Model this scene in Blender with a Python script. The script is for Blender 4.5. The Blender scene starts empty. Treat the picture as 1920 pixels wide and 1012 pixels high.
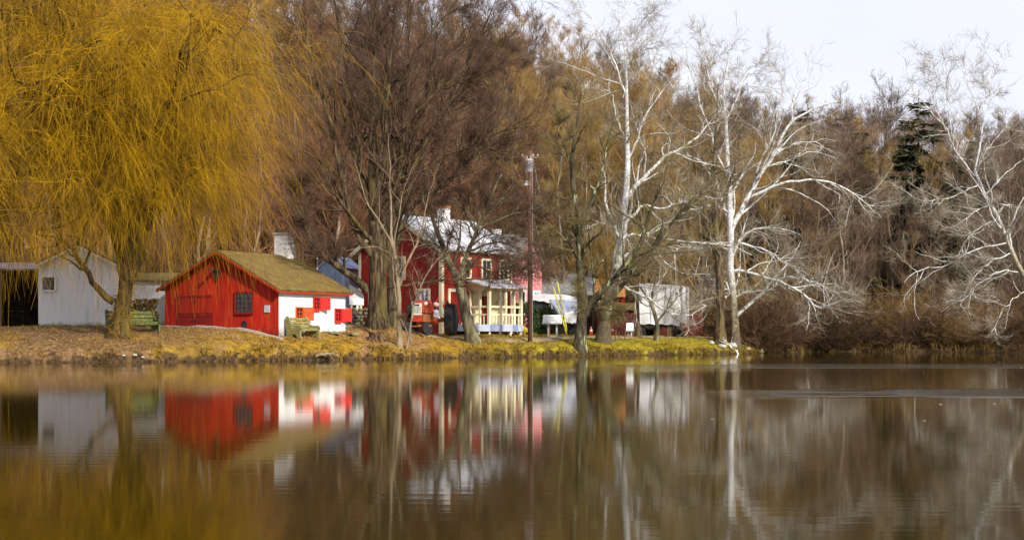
import bpy, math, random
import numpy as np
from mathutils import Vector, Matrix

# ------------------------------------------------------------------ camera, world, sun, exposure
scene = bpy.context.scene
col = scene.collection
CAM_H, FPX, HOR = 1.0, 1920 * 50 / 36.0, 630.0
cam_d = bpy.data.cameras.new("camera")
cam_d.lens = 50.0
cam_d.sensor_width = 36.0
cam_d.shift_y = (HOR - 506.0) / 1920.0
cam_d.clip_start = 0.1
cam_d.clip_end = 3000.0
cam = bpy.data.objects.new("camera", cam_d)
col.objects.link(cam)
cam.location = (0, 0, CAM_H)
cam.rotation_euler = (math.radians(90), 0, 0)
scene.camera = cam

SUN_EL, SUN_AZ = math.radians(32), math.radians(146)     # azimuth measured from +Y (view direction) clockwise
world = bpy.data.worlds.new("World")
scene.world = world
world.use_nodes = True
wn = world.node_tree
wn.nodes.clear()
w_out = wn.nodes.new("ShaderNodeOutputWorld")
w_mix = wn.nodes.new("ShaderNodeMixShader")
w_sky = wn.nodes.new("ShaderNodeTexSky")
w_sky.sky_type = 'NISHITA'
w_sky.sun_disc = False
w_sky.sun_elevation = SUN_EL
w_sky.sun_rotation = SUN_AZ
w_b1 = wn.nodes.new("ShaderNodeBackground")
w_b1.inputs["Strength"].default_value = 0.10
w_b2 = wn.nodes.new("ShaderNodeBackground")           # thin even cloud over the whole sky
w_tc = wn.nodes.new("ShaderNodeTexCoord")
w_map = wn.nodes.new("ShaderNodeMapping")
w_map.inputs["Scale"].default_value = (1.0, 1.0, 3.0)
w_noise = wn.nodes.new("ShaderNodeTexNoise")
w_noise.inputs["Scale"].default_value = 3.0
w_noise.inputs["Detail"].default_value = 4.0
w_ramp = wn.nodes.new("ShaderNodeValToRGB")
w_ramp.color_ramp.elements[0].position = 0.3
w_ramp.color_ramp.elements[0].color = (0.80, 0.82, 0.95, 1)
w_ramp.color_ramp.elements[1].position = 0.7
w_ramp.color_ramp.elements[1].color = (0.93, 0.93, 0.98, 1)
wn.links.new(w_tc.outputs["Generated"], w_map.inputs["Vector"])
wn.links.new(w_map.outputs["Vector"], w_noise.inputs["Vector"])
wn.links.new(w_noise.outputs["Fac"], w_ramp.inputs["Fac"])
wn.links.new(w_ramp.outputs["Color"], w_b2.inputs["Color"])
w_b2.inputs["Strength"].default_value = 1.0
w_mix.inputs["Fac"].default_value = 0.88
wn.links.new(w_sky.outputs["Color"], w_b1.inputs["Color"])
wn.links.new(w_b1.outputs["Background"], w_mix.inputs[1])
wn.links.new(w_b2.outputs["Background"], w_mix.inputs[2])
wn.links.new(w_mix.outputs["Shader"], w_out.inputs["Surface"])

sun_d = bpy.data.lights.new("sun", 'SUN')
sun_d.energy = 5.0
sun_d.angle = math.radians(4.0)
sun_d.color = (1.0, 0.92, 0.79)
sun = bpy.data.objects.new("sun", sun_d)
col.objects.link(sun)
to_sun = Vector((math.sin(SUN_AZ) * math.cos(SUN_EL), math.cos(SUN_AZ) * math.cos(SUN_EL), math.sin(SUN_EL)))
sun.rotation_euler = to_sun.to_track_quat('Z', 'Y').to_euler()
sun.location = to_sun * 80

scene.view_settings.view_transform = 'Standard'
scene.view_settings.look = 'None'
scene.view_settings.exposure = 0.26
scene.view_settings.gamma = 1.0
scene.view_settings.use_curve_mapping = False
scene.render.engine = 'CYCLES'
scene.cycles.max_bounces = 5
scene.cycles.diffuse_bounces = 2
scene.cycles.glossy_bounces = 3
scene.cycles.transparent_max_bounces = 4
scene.cycles.use_denoising = True
scene.render.film_transparent = False

rng = np.random.default_rng(7)
random.seed(7)


# ------------------------------------------------------------------ materials
def lin(c):
    return tuple(c) + (1.0,)


MATS = {}


def mat(name, c1, c2=None, scale=4.0, rough=0.8, bump=0.0, bscale=None, stretch=(1, 1, 1), detail=4.0, contrast=(0.35, 0.65),
        metallic=0.0, rand=0.0, c3=None, c3scale=0.6, c3range=(0.5, 0.62), coord="Object", spec=0.3):
    """Principled surface: two colours mixed by noise, an optional third in larger patches, fine relief, and a per-object shift."""
    if name in MATS:
        return MATS[name]
    m = bpy.data.materials.new(name)
    m.use_nodes = True
    nt = m.node_tree
    p = nt.nodes["Principled BSDF"]
    p.inputs["Roughness"].default_value = rough
    p.inputs["Metallic"].default_value = metallic
    p.inputs["Specular IOR Level"].default_value = spec
    tc = nt.nodes.new("ShaderNodeTexCoord")
    mp = nt.nodes.new("ShaderNodeMapping")
    mp.inputs["Scale"].default_value = stretch
    nt.links.new(tc.outputs[coord], mp.inputs["Vector"])
    cur = None
    if c2 is not None:
        n = nt.nodes.new("ShaderNodeTexNoise")
        n.inputs["Scale"].default_value = scale
        n.inputs["Detail"].default_value = detail
        nt.links.new(mp.outputs["Vector"], n.inputs["Vector"])
        r = nt.nodes.new("ShaderNodeValToRGB")
        r.color_ramp.elements[0].position = contrast[0]
        r.color_ramp.elements[1].position = contrast[1]
        r.color_ramp.elements[0].color = lin(c1)
        r.color_ramp.elements[1].color = lin(c2)
        nt.links.new(n.outputs["Fac"], r.inputs["Fac"])
        cur = r.outputs["Color"]
        if c3 is not None:
            n3 = nt.nodes.new("ShaderNodeTexNoise")
            n3.inputs["Scale"].default_value = c3scale
            n3.inputs["Detail"].default_value = 5.0
            nt.links.new(mp.outputs["Vector"], n3.inputs["Vector"])
            r3 = nt.nodes.new("ShaderNodeMapRange")
            r3.inputs["From Min"].default_value = c3range[0]
            r3.inputs["From Max"].default_value = c3range[1]
            nt.links.new(n3.outputs["Fac"], r3.inputs["Value"])
            mx = nt.nodes.new("ShaderNodeMix")
            mx.data_type = 'RGBA'
            nt.links.new(r3.outputs["Result"], mx.inputs["Factor"])
            nt.links.new(cur, mx.inputs["A"])
            mx.inputs["B"].default_value = lin(c3)
            cur = mx.outputs["Result"]
    else:
        rgb = nt.nodes.new("ShaderNodeRGB")
        rgb.outputs[0].default_value = lin(c1)
        cur = rgb.outputs[0]
    if rand > 0:
        oi = nt.nodes.new("ShaderNodeObjectInfo")
        mr = nt.nodes.new("ShaderNodeMapRange")
        mr.inputs["To Min"].default_value = 1 - rand
        mr.inputs["To Max"].default_value = 1 + rand
        nt.links.new(oi.outputs["Random"], mr.inputs["Value"])
        hs = nt.nodes.new("ShaderNodeHueSaturation")
        nt.links.new(mr.outputs["Result"], hs.inputs["Value"])
        nt.links.new(cur, hs.inputs["Color"])
        cur = hs.outputs["Color"]
    nt.links.new(cur, p.inputs["Base Color"])
    if bump > 0:
        nb = nt.nodes.new("ShaderNodeTexNoise")
        nb.inputs["Scale"].default_value = bscale or scale * 3
        nb.inputs["Detail"].default_value = 6.0
        nt.links.new(mp.outputs["Vector"], nb.inputs["Vector"])
        b = nt.nodes.new("ShaderNodeBump")
        b.inputs["Strength"].default_value = bump
        b.inputs["Distance"].default_value = 0.05
        nt.links.new(nb.outputs["Fac"], b.inputs["Height"])
        nt.links.new(b.outputs["Normal"], p.inputs["Normal"])
    MATS[name] = m
    return m


# ------------------------------------------------------------------ mesh helpers
class MB:
    def __init__(self):
        self.V, self.F = [], []

    def add(self, verts, faces):
        o = len(self.V)
        self.V.extend([tuple(v) for v in verts])
        self.F.extend([tuple(i + o for i in f) for f in faces])
        return self

    def box(self, x0, x1, y0, y1, z0, z1):
        return self.add([(x0, y0, z0), (x1, y0, z0), (x1, y1, z0), (x0, y1, z0), (x0, y0, z1), (x1, y0, z1), (x1, y1, z1), (x0, y1, z1)],
                        [(0, 3, 2, 1), (4, 5, 6, 7), (0, 1, 5, 4), (1, 2, 6, 5), (2, 3, 7, 6), (3, 0, 4, 7)])

    def bar(self, a, b, w, h, up=(0, 0, 1)):
        a, b = Vector(a), Vector(b)
        d = (b - a).normalized()
        u = Vector(up)
        s = d.cross(u)
        if s.length < 1e-4:
            s = d.cross(Vector((1, 0, 0)))
        s.normalize()
        u = s.cross(d)
        s, u = s * w / 2, u * h / 2
        v = [a - s - u, a + s - u, a + s + u, a - s + u, b - s - u, b + s - u, b + s + u, b - s + u]
        return self.add(v, [(0, 1, 2, 3), (7, 6, 5, 4), (1, 0, 4, 5), (2, 1, 5, 6), (3, 2, 6, 7), (0, 3, 7, 4)])

    def extrude(self, poly, vec):
        n = len(poly)
        vec = Vector(vec)
        v = [Vector(p) for p in poly]
        return self.add(v + [p + vec for p in v],
                        [tuple(range(n))[::-1], tuple(range(n, 2 * n))] + [(i, (i + 1) % n, n + (i + 1) % n, n + i) for i in range(n)])

    def tube(self, pts, rad, k=8, cap=True):
        pts = [Vector(p) for p in pts]
        if not hasattr(rad, '__len__'):
            rad = [rad] * len(pts)
        o = len(self.V)
        ref = Vector((0.31, 0.17, 0.93))
        for i, p in enumerate(pts):
            t = (pts[min(i + 1, len(pts) - 1)] - pts[max(i - 1, 0)])
            t.normalize()
            a = t.cross(ref if abs(t.dot(ref)) < 0.95 else Vector((1, 0, 0)))
            a.normalize()
            b = t.cross(a)
            for j in range(k):
                an = 2 * math.pi * j / k
                self.V.append(tuple(p + (a * math.cos(an) + b * math.sin(an)) * rad[i]))
        for i in range(len(pts) - 1):
            for j in range(k):
                j2 = (j + 1) % k
                self.F.append((o + i * k + j, o + i * k + j2, o + (i + 1) * k + j2, o + (i + 1) * k + j))
        if cap:
            self.F.append(tuple(o + j for j in range(k))[::-1])
            e = o + (len(pts) - 1) * k
            self.F.append(tuple(e + j for j in range(k)))
        return self

    def lathe(self, prof, axis_o, axis_d, k=16):
        """prof: list of (offset along the axis, radius)."""
        o0, d = Vector(axis_o), Vector(axis_d).normalized()
        a = d.cross(Vector((0, 0, 1)) if abs(d.z) < 0.9 else Vector((1, 0, 0)))
        a.normalize()
        b = d.cross(a)
        o = len(self.V)
        for (t, r) in prof:
            for j in range(k):
                an = 2 * math.pi * j / k
                self.V.append(tuple(o0 + d * t + (a * math.cos(an) + b * math.sin(an)) * r))
        n = len(prof)
        for i in range(n - 1):
            for j in range(k):
                j2 = (j + 1) % k
                self.F.append((o + i * k + j, o + i * k + j2, o + (i + 1) * k + j2, o + (i + 1) * k + j))
        self.F.append(tuple(o + j for j in range(k))[::-1])
        self.F.append(tuple(o + (n - 1) * k + j for j in range(k)))
        return self

    def rock(self, c, s, seed, sub=2):
        import bmesh
        r = np.random.default_rng(seed)
        bm = bmesh.new()
        bmesh.ops.create_icosphere(bm, subdivisions=sub, radius=1.0)
        ph = r.uniform(0, 6, (4, 3))
        vs = []
        for v in bm.verts:
            d = 1 + sum(0.10 * math.sin(2.2 * v.co.dot(Vector(ph[k])) + ph[k][0] * 3) for k in range(4))
            vs.append((c[0] + v.co.x * s[0] * d, c[1] + v.co.y * s[1] * d, c[2] + v.co.z * s[2] * d))
        fs = [tuple(v.index for v in f.verts) for f in bm.faces]
        bm.free()
        return self.add(vs, fs)

    def build(self, name, m, parent=None, smooth=False):
        me = bpy.data.meshes.new(name)
        me.from_pydata(self.V, [], self.F)
        if smooth:
            me.polygons.foreach_set("use_smooth", [True] * len(me.polygons))
        me.materials.append(m)
        me.update()
        return link(name, me, parent)


def link(name, data, parent=None):
    o = bpy.data.objects.new(name, data)
    col.objects.link(o)
    if parent is not None:
        o.parent = parent
    return o


def raw_mesh(name, V, Q, m, parent=None, smooth=True):
    """Fast mesh from arrays: V (n,3), Q (m,k) faces of k corners."""
    me = bpy.data.meshes.new(name)
    V = np.ascontiguousarray(V, dtype=np.float32)
    Q = np.ascontiguousarray(Q, dtype=np.int32)
    k = Q.shape[1]
    me.vertices.add(len(V))
    me.vertices.foreach_set("co", V.ravel())
    me.loops.add(Q.size)
    me.loops.foreach_set("vertex_index", Q.ravel())
    me.polygons.add(len(Q))
    me.polygons.foreach_set("loop_start", np.arange(0, Q.size, k, dtype=np.int32))
    if smooth:
        me.polygons.foreach_set("use_smooth", np.ones(len(Q), dtype=bool))
    me.materials.append(m)
    me.update(calc_edges=True)
    return link(name, me, parent)


def tag(o, label, cat, group=None):
    o["label"] = label
    o["category"] = cat
    if group:
        o["group"] = group
    return o


def thing(name, label, cat, loc, rz=0.0, group=None):
    o = link(name, None)
    o.empty_display_size = 0.2
    o.location = loc
    o.rotation_euler = (0, 0, rz)
    return tag(o, label, cat, group)


def copy_tree(o, parent=None):
    c = o.copy()
    col.objects.link(c)
    c.parent = parent
    for ch in list(o.children):
        copy_tree(ch, c)
    return c


def structure(o):
    o["kind"] = "structure"
    return o


def stuff(o, label, cat=None):
    o["kind"] = "stuff"
    o["label"] = label
    if cat:
        o["category"] = cat
    return o


# ------------------------------------------------------------------ the lie of the land
SH_X = np.array([-400, -60, -30, -19, -11.7, -8.85, -4.9, 2.1, 11.0, 15.5, 19.0, 22.0, 26.0, 30.0, 40.0, 80.0, 400.0])
SH_Y = np.array([20, 45, 50, 53, 55.8, 58.6, 62, 70, 78, 85, 90, 92, 89, 84, 76, 60, 20.0])


def shore(X):
    X = np.asarray(X, float)
    b = np.interp(X, SH_X, SH_Y)
    return b + 0.22 * np.sin(X * 1.7) + 0.15 * np.sin(X * 3.9 + 1) + 0.08 * np.sin(X * 9.1 + 2)


def ground(X, Y):
    X = np.asarray(X, float)
    Y = np.asarray(Y, float)
    s = Y - shore(X)
    plat = np.interp(X, [-30, -9, -4, 3, 12, 20], [1.42, 1.42, 1.10, 1.06, 0.95, 0.40])
    f = np.interp(s, [-8, -1, 0, 0.12, 0.3, 1.0, 2.0, 4.0, 6.5, 20], [-1.2, -0.4, -0.03, 0.16, 0.32, 0.50, 0.62, 0.82, 0.97, 1.0])
    z = plat * f
    z = z + np.where(s > 0.2, 0.035 * np.sin(X * 2.3 + Y) * np.sin(Y * 1.9 - X * .6) + 0.02 * np.sin(X * 5.1 - Y * 3), 0)
    z = z + np.where((s > 0.04) & (s < 3), (.13 * np.sin(X * 1.3) * np.sin(X * .47 + 1) + .06 * np.sin(X * 3.1 + .5)) * np.exp(-((s - .55) / .6) ** 2), 0)
    z = z + .36 * np.exp(-(((X + 6.2) / 1.9) ** 2 + ((Y - 66.3) / 1.7) ** 2))
    y0 = np.interp(X, [-40, 0, 20, 40], [84, 92, 100, 100])
    sl = np.interp(X, [-40, -5, 10, 25, 50], [0.42, 0.36, 0.29, 0.25, 0.22])
    t = np.clip(Y - y0, 0, 75)
    hill = sl * (np.sqrt(t * t + 36) - 6)
    return z + hill + np.where(t > 5, 0.5 * np.sin(X * .21 + Y * .13) * np.minimum(t / 20, 1), 0)


def gz(x, y):
    return float(ground(x, y))


def P(px, py, d):
    """Point that stands d metres in front of the viewer's pond edge, on the sight line of a measured photograph pixel."""
    return Vector(((px - 960) / FPX * d, d, CAM_H + (HOR - py) / FPX * d))


def B(px, d, sink=0.0):
    x = (px - 960) / FPX * d
    return Vector((x, d, gz(x, d) - sink))


def scatter_ground():
    xs = np.concatenate([np.linspace(-400, -60, 12), np.linspace(-55, -33, 10), np.arange(-32, 36, 0.3), np.linspace(38, 60, 12), np.linspace(70, 400, 12)])
    ss = np.concatenate([[-60, -20, -8, -4, -2, -1, -0.5, -0.2], np.arange(0, 0.5, 0.08), np.arange(0.5, 4, 0.22), np.arange(4, 16, 0.5),
                         np.arange(16, 60, 2.0), np.arange(60, 130, 5), [140, 160, 200, 260, 400, 700]])
    X, S = np.meshgrid(xs, ss)
    Y = shore(X) + S
    Z = ground(X, Y)
    n, m_ = X.shape
    V = np.stack([X, Y, Z], -1).reshape(-1, 3)
    i = np.arange(n * m_).reshape(n, m_)
    Q = np.stack([i[:-1, :-1], i[:-1, 1:], i[1:, 1:], i[1:, :-1]], -1).reshape(-1, 4)
    return V, Q


def ground_material():
    m = bpy.data.materials.new("ground")
    m.use_nodes = True
    nt = m.node_tree
    p = nt.nodes["Principled BSDF"]
    p.inputs["Roughness"].default_value = 0.95
    p.inputs["Specular IOR Level"].default_value = 0.1
    geo = nt.nodes.new("ShaderNodeNewGeometry")

    def noise(sc, det=5.0):
        n = nt.nodes.new("ShaderNodeTexNoise")
        n.inputs["Scale"].default_value = sc
        n.inputs["Detail"].default_value = det
        nt.links.new(geo.outputs["Position"], n.inputs["Vector"])
        return n.outputs["Fac"]

    def ramp(fac, stops):
        r = nt.nodes.new("ShaderNodeValToRGB")
        e = r.color_ramp.elements
        e[0].position, e[0].color = stops[0][0], lin(stops[0][1])
        e[1].position, e[1].color = stops[-1][0], lin(stops[-1][1])
        for s_, c_ in stops[1:-1]:
            k = e.new(s_)
            k.color = lin(c_)
        nt.links.new(fac, r.inputs["Fac"])
        return r.outputs["Color"]

    def rangemap(v, a, b):
        r = nt.nodes.new("ShaderNodeMapRange")
        r.inputs["From Min"].default_value = a
        r.inputs["From Max"].default_value = b
        nt.links.new(v, r.inputs["Value"])
        return r.outputs["Result"]

    def mix(f, a, b):
        x = nt.nodes.new("ShaderNodeMix")
        x.data_type = 'RGBA'
        nt.links.new(f, x.inputs["Factor"])
        nt.links.new(a, x.inputs["A"])
        nt.links.new(b, x.inputs["B"])
        return x.outputs["Result"]

    def math2(op, a, b):
        x = nt.nodes.new("ShaderNodeMath")
        x.operation = op
        for i_, v in enumerate((a, b)):
            if hasattr(v, "links"):
                nt.links.new(v, x.inputs[i_])
            else:
                x.inputs[i_].default_value = v
        return x.outputs[0]
    sep = nt.nodes.new("ShaderNodeSeparateXYZ")
    nt.links.new(geo.outputs["Position"], sep.inputs[0])
    grass = ramp(noise(3.0), [(0.3, (0.11, 0.062, 0.010)), (0.5, (0.26, 0.15, 0.016)), (0.7, (0.35, 0.24, 0.022))])
    green = ramp(noise(4.0), [(0.3, (0.10, 0.085, 0.010)), (0.5, (0.26, 0.205, 0.014)), (0.7, (0.34, 0.27, 0.02))])
    leaf = ramp(noise(9.0), [(0.3, (0.10, 0.05, 0.02)), (0.5, (0.26, 0.15, 0.07)), (0.7, (0.42, 0.27, 0.14))])
    wood = ramp(noise(1.2), [(0.3, (0.03, 0.016, 0.007)), (0.7, (0.12, 0.062, 0.022))])
    mud = ramp(noise(6.0), [(0.35, (0.025, 0.017, 0.010)), (0.65, (0.10, 0.06, 0.03))])
    c = mix(rangemap(sep.outputs["X"], -2.5, 1.0), grass, green)
    litter = math2('MULTIPLY', rangemap(noise(0.55), 0.52, 0.62), rangemap(sep.outputs["X"], 1.5, -3.0))
    c = mix(litter, c, leaf)
    def near(v, a, w):
        return rangemap(math2('ABSOLUTE', math2('SUBTRACT', v, a), 0.0), w, w * .55)
    c = mix(math2('MULTIPLY', near(sep.outputs["X"], -6.2, 2.6), math2('MULTIPLY', near(sep.outputs["Y"], 65.2, 2.8), rangemap(noise(1.8), .34, .48))), c, leaf)
    dull = ramp(noise(7.0), [(0.3, (0.07, 0.04, 0.018)), (0.5, (0.17, 0.10, 0.045)), (0.7, (0.27, 0.17, 0.08))])
    c = mix(math2('MULTIPLY', rangemap(sep.outputs["X"], -10.5, -14.5), rangemap(noise(0.9), 0.30, 0.50)), c, dull)
    c = mix(rangemap(sep.outputs["X"], 14.5, 17.0), c, wood)
    farf = rangemap(sep.outputs["Y"], 84.0, 92.0)
    c = mix(farf, c, wood)
    zz = math2('ADD', sep.outputs["Z"], math2('MULTIPLY', noise(2.2), 1.1))
    c = mix(rangemap(zz, 0.90, 0.70), c, mud)
    nt.links.new(c, p.inputs["Base Color"])
    b = nt.nodes.new("ShaderNodeBump")
    b.inputs["Strength"].default_value = 0.6
    b.inputs["Distance"].default_value = 0.06
    nt.links.new(noise(11.0), b.inputs["Height"])
    nt.links.new(b.outputs["Normal"], p.inputs["Normal"])
    return m


gv, gq = scatter_ground()
structure(raw_mesh("ground", gv, gq, ground_material()))


def water_material():
    m = bpy.data.materials.new("pond_water")
    m.use_nodes = True
    nt = m.node_tree
    p = nt.nodes["Principled BSDF"]
    p.inputs["Base Color"].default_value = (0.024, 0.016, 0.001, 1)
    p.inputs["Roughness"].default_value = 0.05
    p.inputs["IOR"].default_value = 1.27
    p.inputs["Specular Tint"].default_value = (1.0, 0.86, 0.58, 1)
    geo = nt.nodes.new("ShaderNodeNewGeometry")

    def noise(scale, det, loc=(0, 0, 0)):
        mp = nt.nodes.new("ShaderNodeMapping")
        mp.inputs["Scale"].default_value = scale
        mp.inputs["Location"].default_value = loc
        nt.links.new(geo.outputs["Position"], mp.inputs["Vector"])
        n = nt.nodes.new("ShaderNodeTexNoise")
        n.inputs["Scale"].default_value = 1.0
        n.inputs["Detail"].default_value = det
        nt.links.new(mp.outputs["Vector"], n.inputs["Vector"])
        return n.outputs["Fac"]

    def M(op, a, b=None):
        x = nt.nodes.new("ShaderNodeMath")
        x.operation = op
        for i_, v in enumerate((a, b)):
            if v is None:
                continue
            if hasattr(v, "links"):
                nt.links.new(v, x.inputs[i_])
            else:
                x.inputs[i_].default_value = v
        return x.outputs[0]

    def rmap(v, a, b, c=0.0, d=1.0):
        r = nt.nodes.new("ShaderNodeMapRange")
        r.interpolation_type = 'SMOOTHSTEP'
        for k, q in (("From Min", a), ("From Max", b), ("To Min", c), ("To Max", d)):
            r.inputs[k].default_value = q
        nt.links.new(v, r.inputs["Value"])
        return r.outputs["Result"]
    sep = nt.nodes.new("ShaderNodeSeparateXYZ")
    nt.links.new(geo.outputs["Position"], sep.inputs[0])
    wob = M('MULTIPLY', M('SUBTRACT', noise((0.06, 0.06, 0.06), 2.0), 0.5), 5.0)
    yy = M('ADD', sep.outputs["Y"], wob)
    def band(y0, y1, soft):
        return M('MULTIPLY', rmap(yy, y0 - soft, y0 + soft), rmap(yy, y1 + soft, y1 - soft))
    right = rmap(sep.outputs["X"], 3.0, 12.0)
    patch = rmap(noise((0.25, 0.6, 1), 3.0), 0.34, 0.5)
    gust = M('MULTIPLY', M('ADD', band(45.0, 50.5, 0.8), M('MULTIPLY', band(23.5, 26.5, 0.6), 0.8)), M('MULTIPLY', right, patch))
    strip = M('MULTIPLY', band(40.0, 46.0, 0.5), 1.0)
    ripple = noise((0.55, 5.5, 1), 3.0)
    swell = noise((0.25, 0.8, 1), 2.0)
    chop = noise((3.0, 9.0, 1), 4.0)
    h = M('ADD', M('MULTIPLY', ripple, 0.0007), M('MULTIPLY', swell, 0.0003))
    h = M('ADD', h, M('MULTIPLY', M('MULTIPLY', ripple, strip), 0.003))
    h = M('ADD', h, M('MULTIPLY', M('MULTIPLY', chop, gust), 0.34))
    b = nt.nodes.new("ShaderNodeBump")
    b.inputs["Strength"].default_value = 1.0
    b.inputs["Distance"].default_value = 1.0
    nt.links.new(h, b.inputs["Height"])
    nt.links.new(b.outputs["Normal"], p.inputs["Normal"])
    return m


w = MB()
w.add([(-400, -200, 0), (400, -200, 0), (400, 105, 0), (-400, 105, 0)], [(0, 1, 2, 3)])
structure(w.build("pond_water", water_material()))


def ribbon(name, pts, width, m, lift=0.02, n=120):
    pts = np.array(pts, float)
    t = np.linspace(0, len(pts) - 1, n)
    x = np.interp(t, range(len(pts)), pts[:, 0])
    y = np.interp(t, range(len(pts)), pts[:, 1])
    dx, dy = np.gradient(x), np.gradient(y)
    l = np.hypot(dx, dy)
    nx, ny = -dy / l, dx / l
    rows = []
    for k in np.linspace(-1, 1, 7):
        wv = width / 2 * (1 + 0.12 * np.sin(t * 5 + k * 2)) * k
        X, Y = x + nx * wv, y + ny * wv
        rows.append(np.stack([X, Y, ground(X, Y) + lift], -1))
    V = np.stack(rows, 0)
    i = np.arange(V.shape[0] * V.shape[1]).reshape(V.shape[:2])
    Q = np.stack([i[:-1, :-1], i[:-1, 1:], i[1:, 1:], i[1:, :-1]], -1).reshape(-1, 4)
    return raw_mesh(name, V.reshape(-1, 3), Q, m)


GRAVEL = mat("gravel", (0.30, 0.23, 0.15), (0.46, 0.38, 0.28), 14, 0.95, 0.4, c3=(0.34, 0.22, 0.07), c3scale=0.9, c3range=(0.5, 0.6), coord="Object")
structure(ribbon("gravel_path", [(-9.0, 65.5), (-6.5, 67.0), (-4.2, 68.3), (-1.5, 69.4), (0.5, 71.6), (3.0, 75.4), (7, 80), (13, 88)], 1.5, GRAVEL, 0.02))


# ------------------------------------------------------------------ tree growing
def tubes(pts, rad, k, rough=0.0, flare=0.0):
    """pts (b,n,3), rad (b,n) -> verts and quads of b tapered tubes with k sides."""
    b, n, _ = pts.shape
    t = np.empty_like(pts)
    t[:, 1:-1] = pts[:, 2:] - pts[:, :-2]
    t[:, 0] = pts[:, 1] - pts[:, 0]
    t[:, -1] = pts[:, -1] - pts[:, -2]
    t /= np.linalg.norm(t, axis=2, keepdims=True) + 1e-9
    ref = np.where(np.abs(t[..., 2:3]) < 0.8, np.array([0, 0, 1.0]), np.array([1.0, 0, 0]))
    ref = np.broadcast_to(ref[:, :1], t.shape) if n < 4 else np.broadcast_to(
        np.where(np.abs(t[..., 2]).mean(1)[:, None, None] < 0.7, np.array([0, 0, 1.0]), np.array([1.0, 0.2, 0])), t.shape)
    a = np.cross(t, ref)
    a /= np.linalg.norm(a, axis=2, keepdims=True) + 1e-9
    c = np.cross(t, a)
    an = np.arange(k) * 2 * np.pi / k
    R = np.repeat(rad[:, :, None], k, 2)
    if rough > 0:
        ridge = 1 + rough * (np.sin(an * 3 + 1)[None, None] * 0.5 + np.sin(an * 5)[None, None] * 0.5) + rough * rng.normal(0, 0.5, (b, n, k))
        R = R * ridge
    V = pts[:, :, None] + R[..., None] * (np.cos(an)[None, None, :, None] * a[:, :, None] + np.sin(an)[None, None, :, None] * c[:, :, None])
    base = (np.arange(b) * n * k)[:, None, None] + (np.arange(n - 1) * k)[None, :, None]
    j = np.arange(k)[None, None]
    j2 = (j + 1) % k
    Q = np.stack([base + j, base + j2, base + k + j2, base + k + j], -1).reshape(-1, 4)
    return V.reshape(-1, 3), Q


def join(parts):
    Vs, Qs, o = [], [], 0
    for V, Q in parts:
        Vs.append(V)
        Qs.append(Q + o)
        o += len(V)
    return np.concatenate(Vs), np.concatenate(Qs)


def spline(ctrl, n, wob=0.0):
    c = np.array(ctrl, float)
    d = np.concatenate([[0], np.cumsum(np.linalg.norm(np.diff(c[:, :3], axis=0), axis=1))])
    t = np.linspace(0, d[-1], n)
    # Catmull-Rom through the control points
    out = []
    for tt in t:
        i = min(max(np.searchsorted(d, tt, side='right') - 1, 0), len(c) - 2)
        u = (tt - d[i]) / (d[i + 1] - d[i] + 1e-9)
        p0, p1, p2, p3 = c[max(i - 1, 0)], c[i], c[i + 1], c[min(i + 2, len(c) - 1)]
        out.append(0.5 * ((2 * p1) + (-p0 + p2) * u + (2 * p0 - 5 * p1 + 4 * p2 - p3) * u * u + (-p0 + 3 * p1 - 3 * p2 + p3) * u ** 3))
    o = np.array(out)
    if wob:
        o[1:-1, :3] += rng.normal(0, wob, (n - 2, 3))
    return o[:, :3], np.maximum(o[:, 3], 0.004) if c.shape[1] > 3 else None


def grow(pp, pr, per, t0, t1, ang, length, nseg, rs, rtip, up=0.0, wig=0.15, angsd=12, lensd=0.3, taper_len=0.45, flat=0.0, rmin=0.0):
    """Children of branches pp (b,n,3): per each, leaving between t0 and t1."""
    b, n, _ = pp.shape
    cnt = rng.poisson(per, b) if np.isscalar(per) else rng.poisson(per)
    idx = np.repeat(np.arange(b), cnt)
    N = len(idx)
    t = rng.uniform(t0, t1, N)
    f = t * (n - 1)
    i = np.minimum(f.astype(int), n - 2)
    u = (f - i)[:, None]
    p = pp[idx, i] * (1 - u) + pp[idx, i + 1] * u
    tan = pp[idx, i + 1] - pp[idx, i]
    tan /= np.linalg.norm(tan, axis=1, keepdims=True) + 1e-9
    r = pr[idx, i] * (1 - u[:, 0]) + pr[idx, i + 1] * u[:, 0]
    q = rng.normal(0, 1, (N, 3))
    q[:, 2] *= (1 - flat)
    q -= (q * tan).sum(1, keepdims=True) * tan
    q /= np.linalg.norm(q, axis=1, keepdims=True) + 1e-9
    a = np.radians(rng.normal(ang, angsd, N))[:, None]
    d = np.cos(a) * tan + np.sin(a) * q
    if np.isscalar(length):
        L = length
    else:
        L = length[idx]
    L = L * (1 - taper_len * t) * np.clip(rng.normal(1, lensd, N), 0.35, 1.9)
    pts = np.empty((N, nseg + 1, 3))
    pts[:, 0] = p
    for s in range(nseg):
        d = d + rng.normal(0, wig, (N, 3))
        d[:, 2] += up
        d /= np.linalg.norm(d, axis=1, keepdims=True) + 1e-9
        pts[:, s + 1] = pts[:, s] + d * (L / nseg)[:, None]
    r0 = np.maximum(np.minimum(r * rs, r * 0.9), rmin)
    k = np.linspace(0, 1, nseg + 1)[None]
    rad = r0[:, None] * (1 - k) + np.minimum(rtip, r0)[:, None] * k if np.ndim(rtip) else r0[:, None] * (1 - k) + np.minimum(rtip, r0)[:, None] * k
    return pts, rad, L


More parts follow.
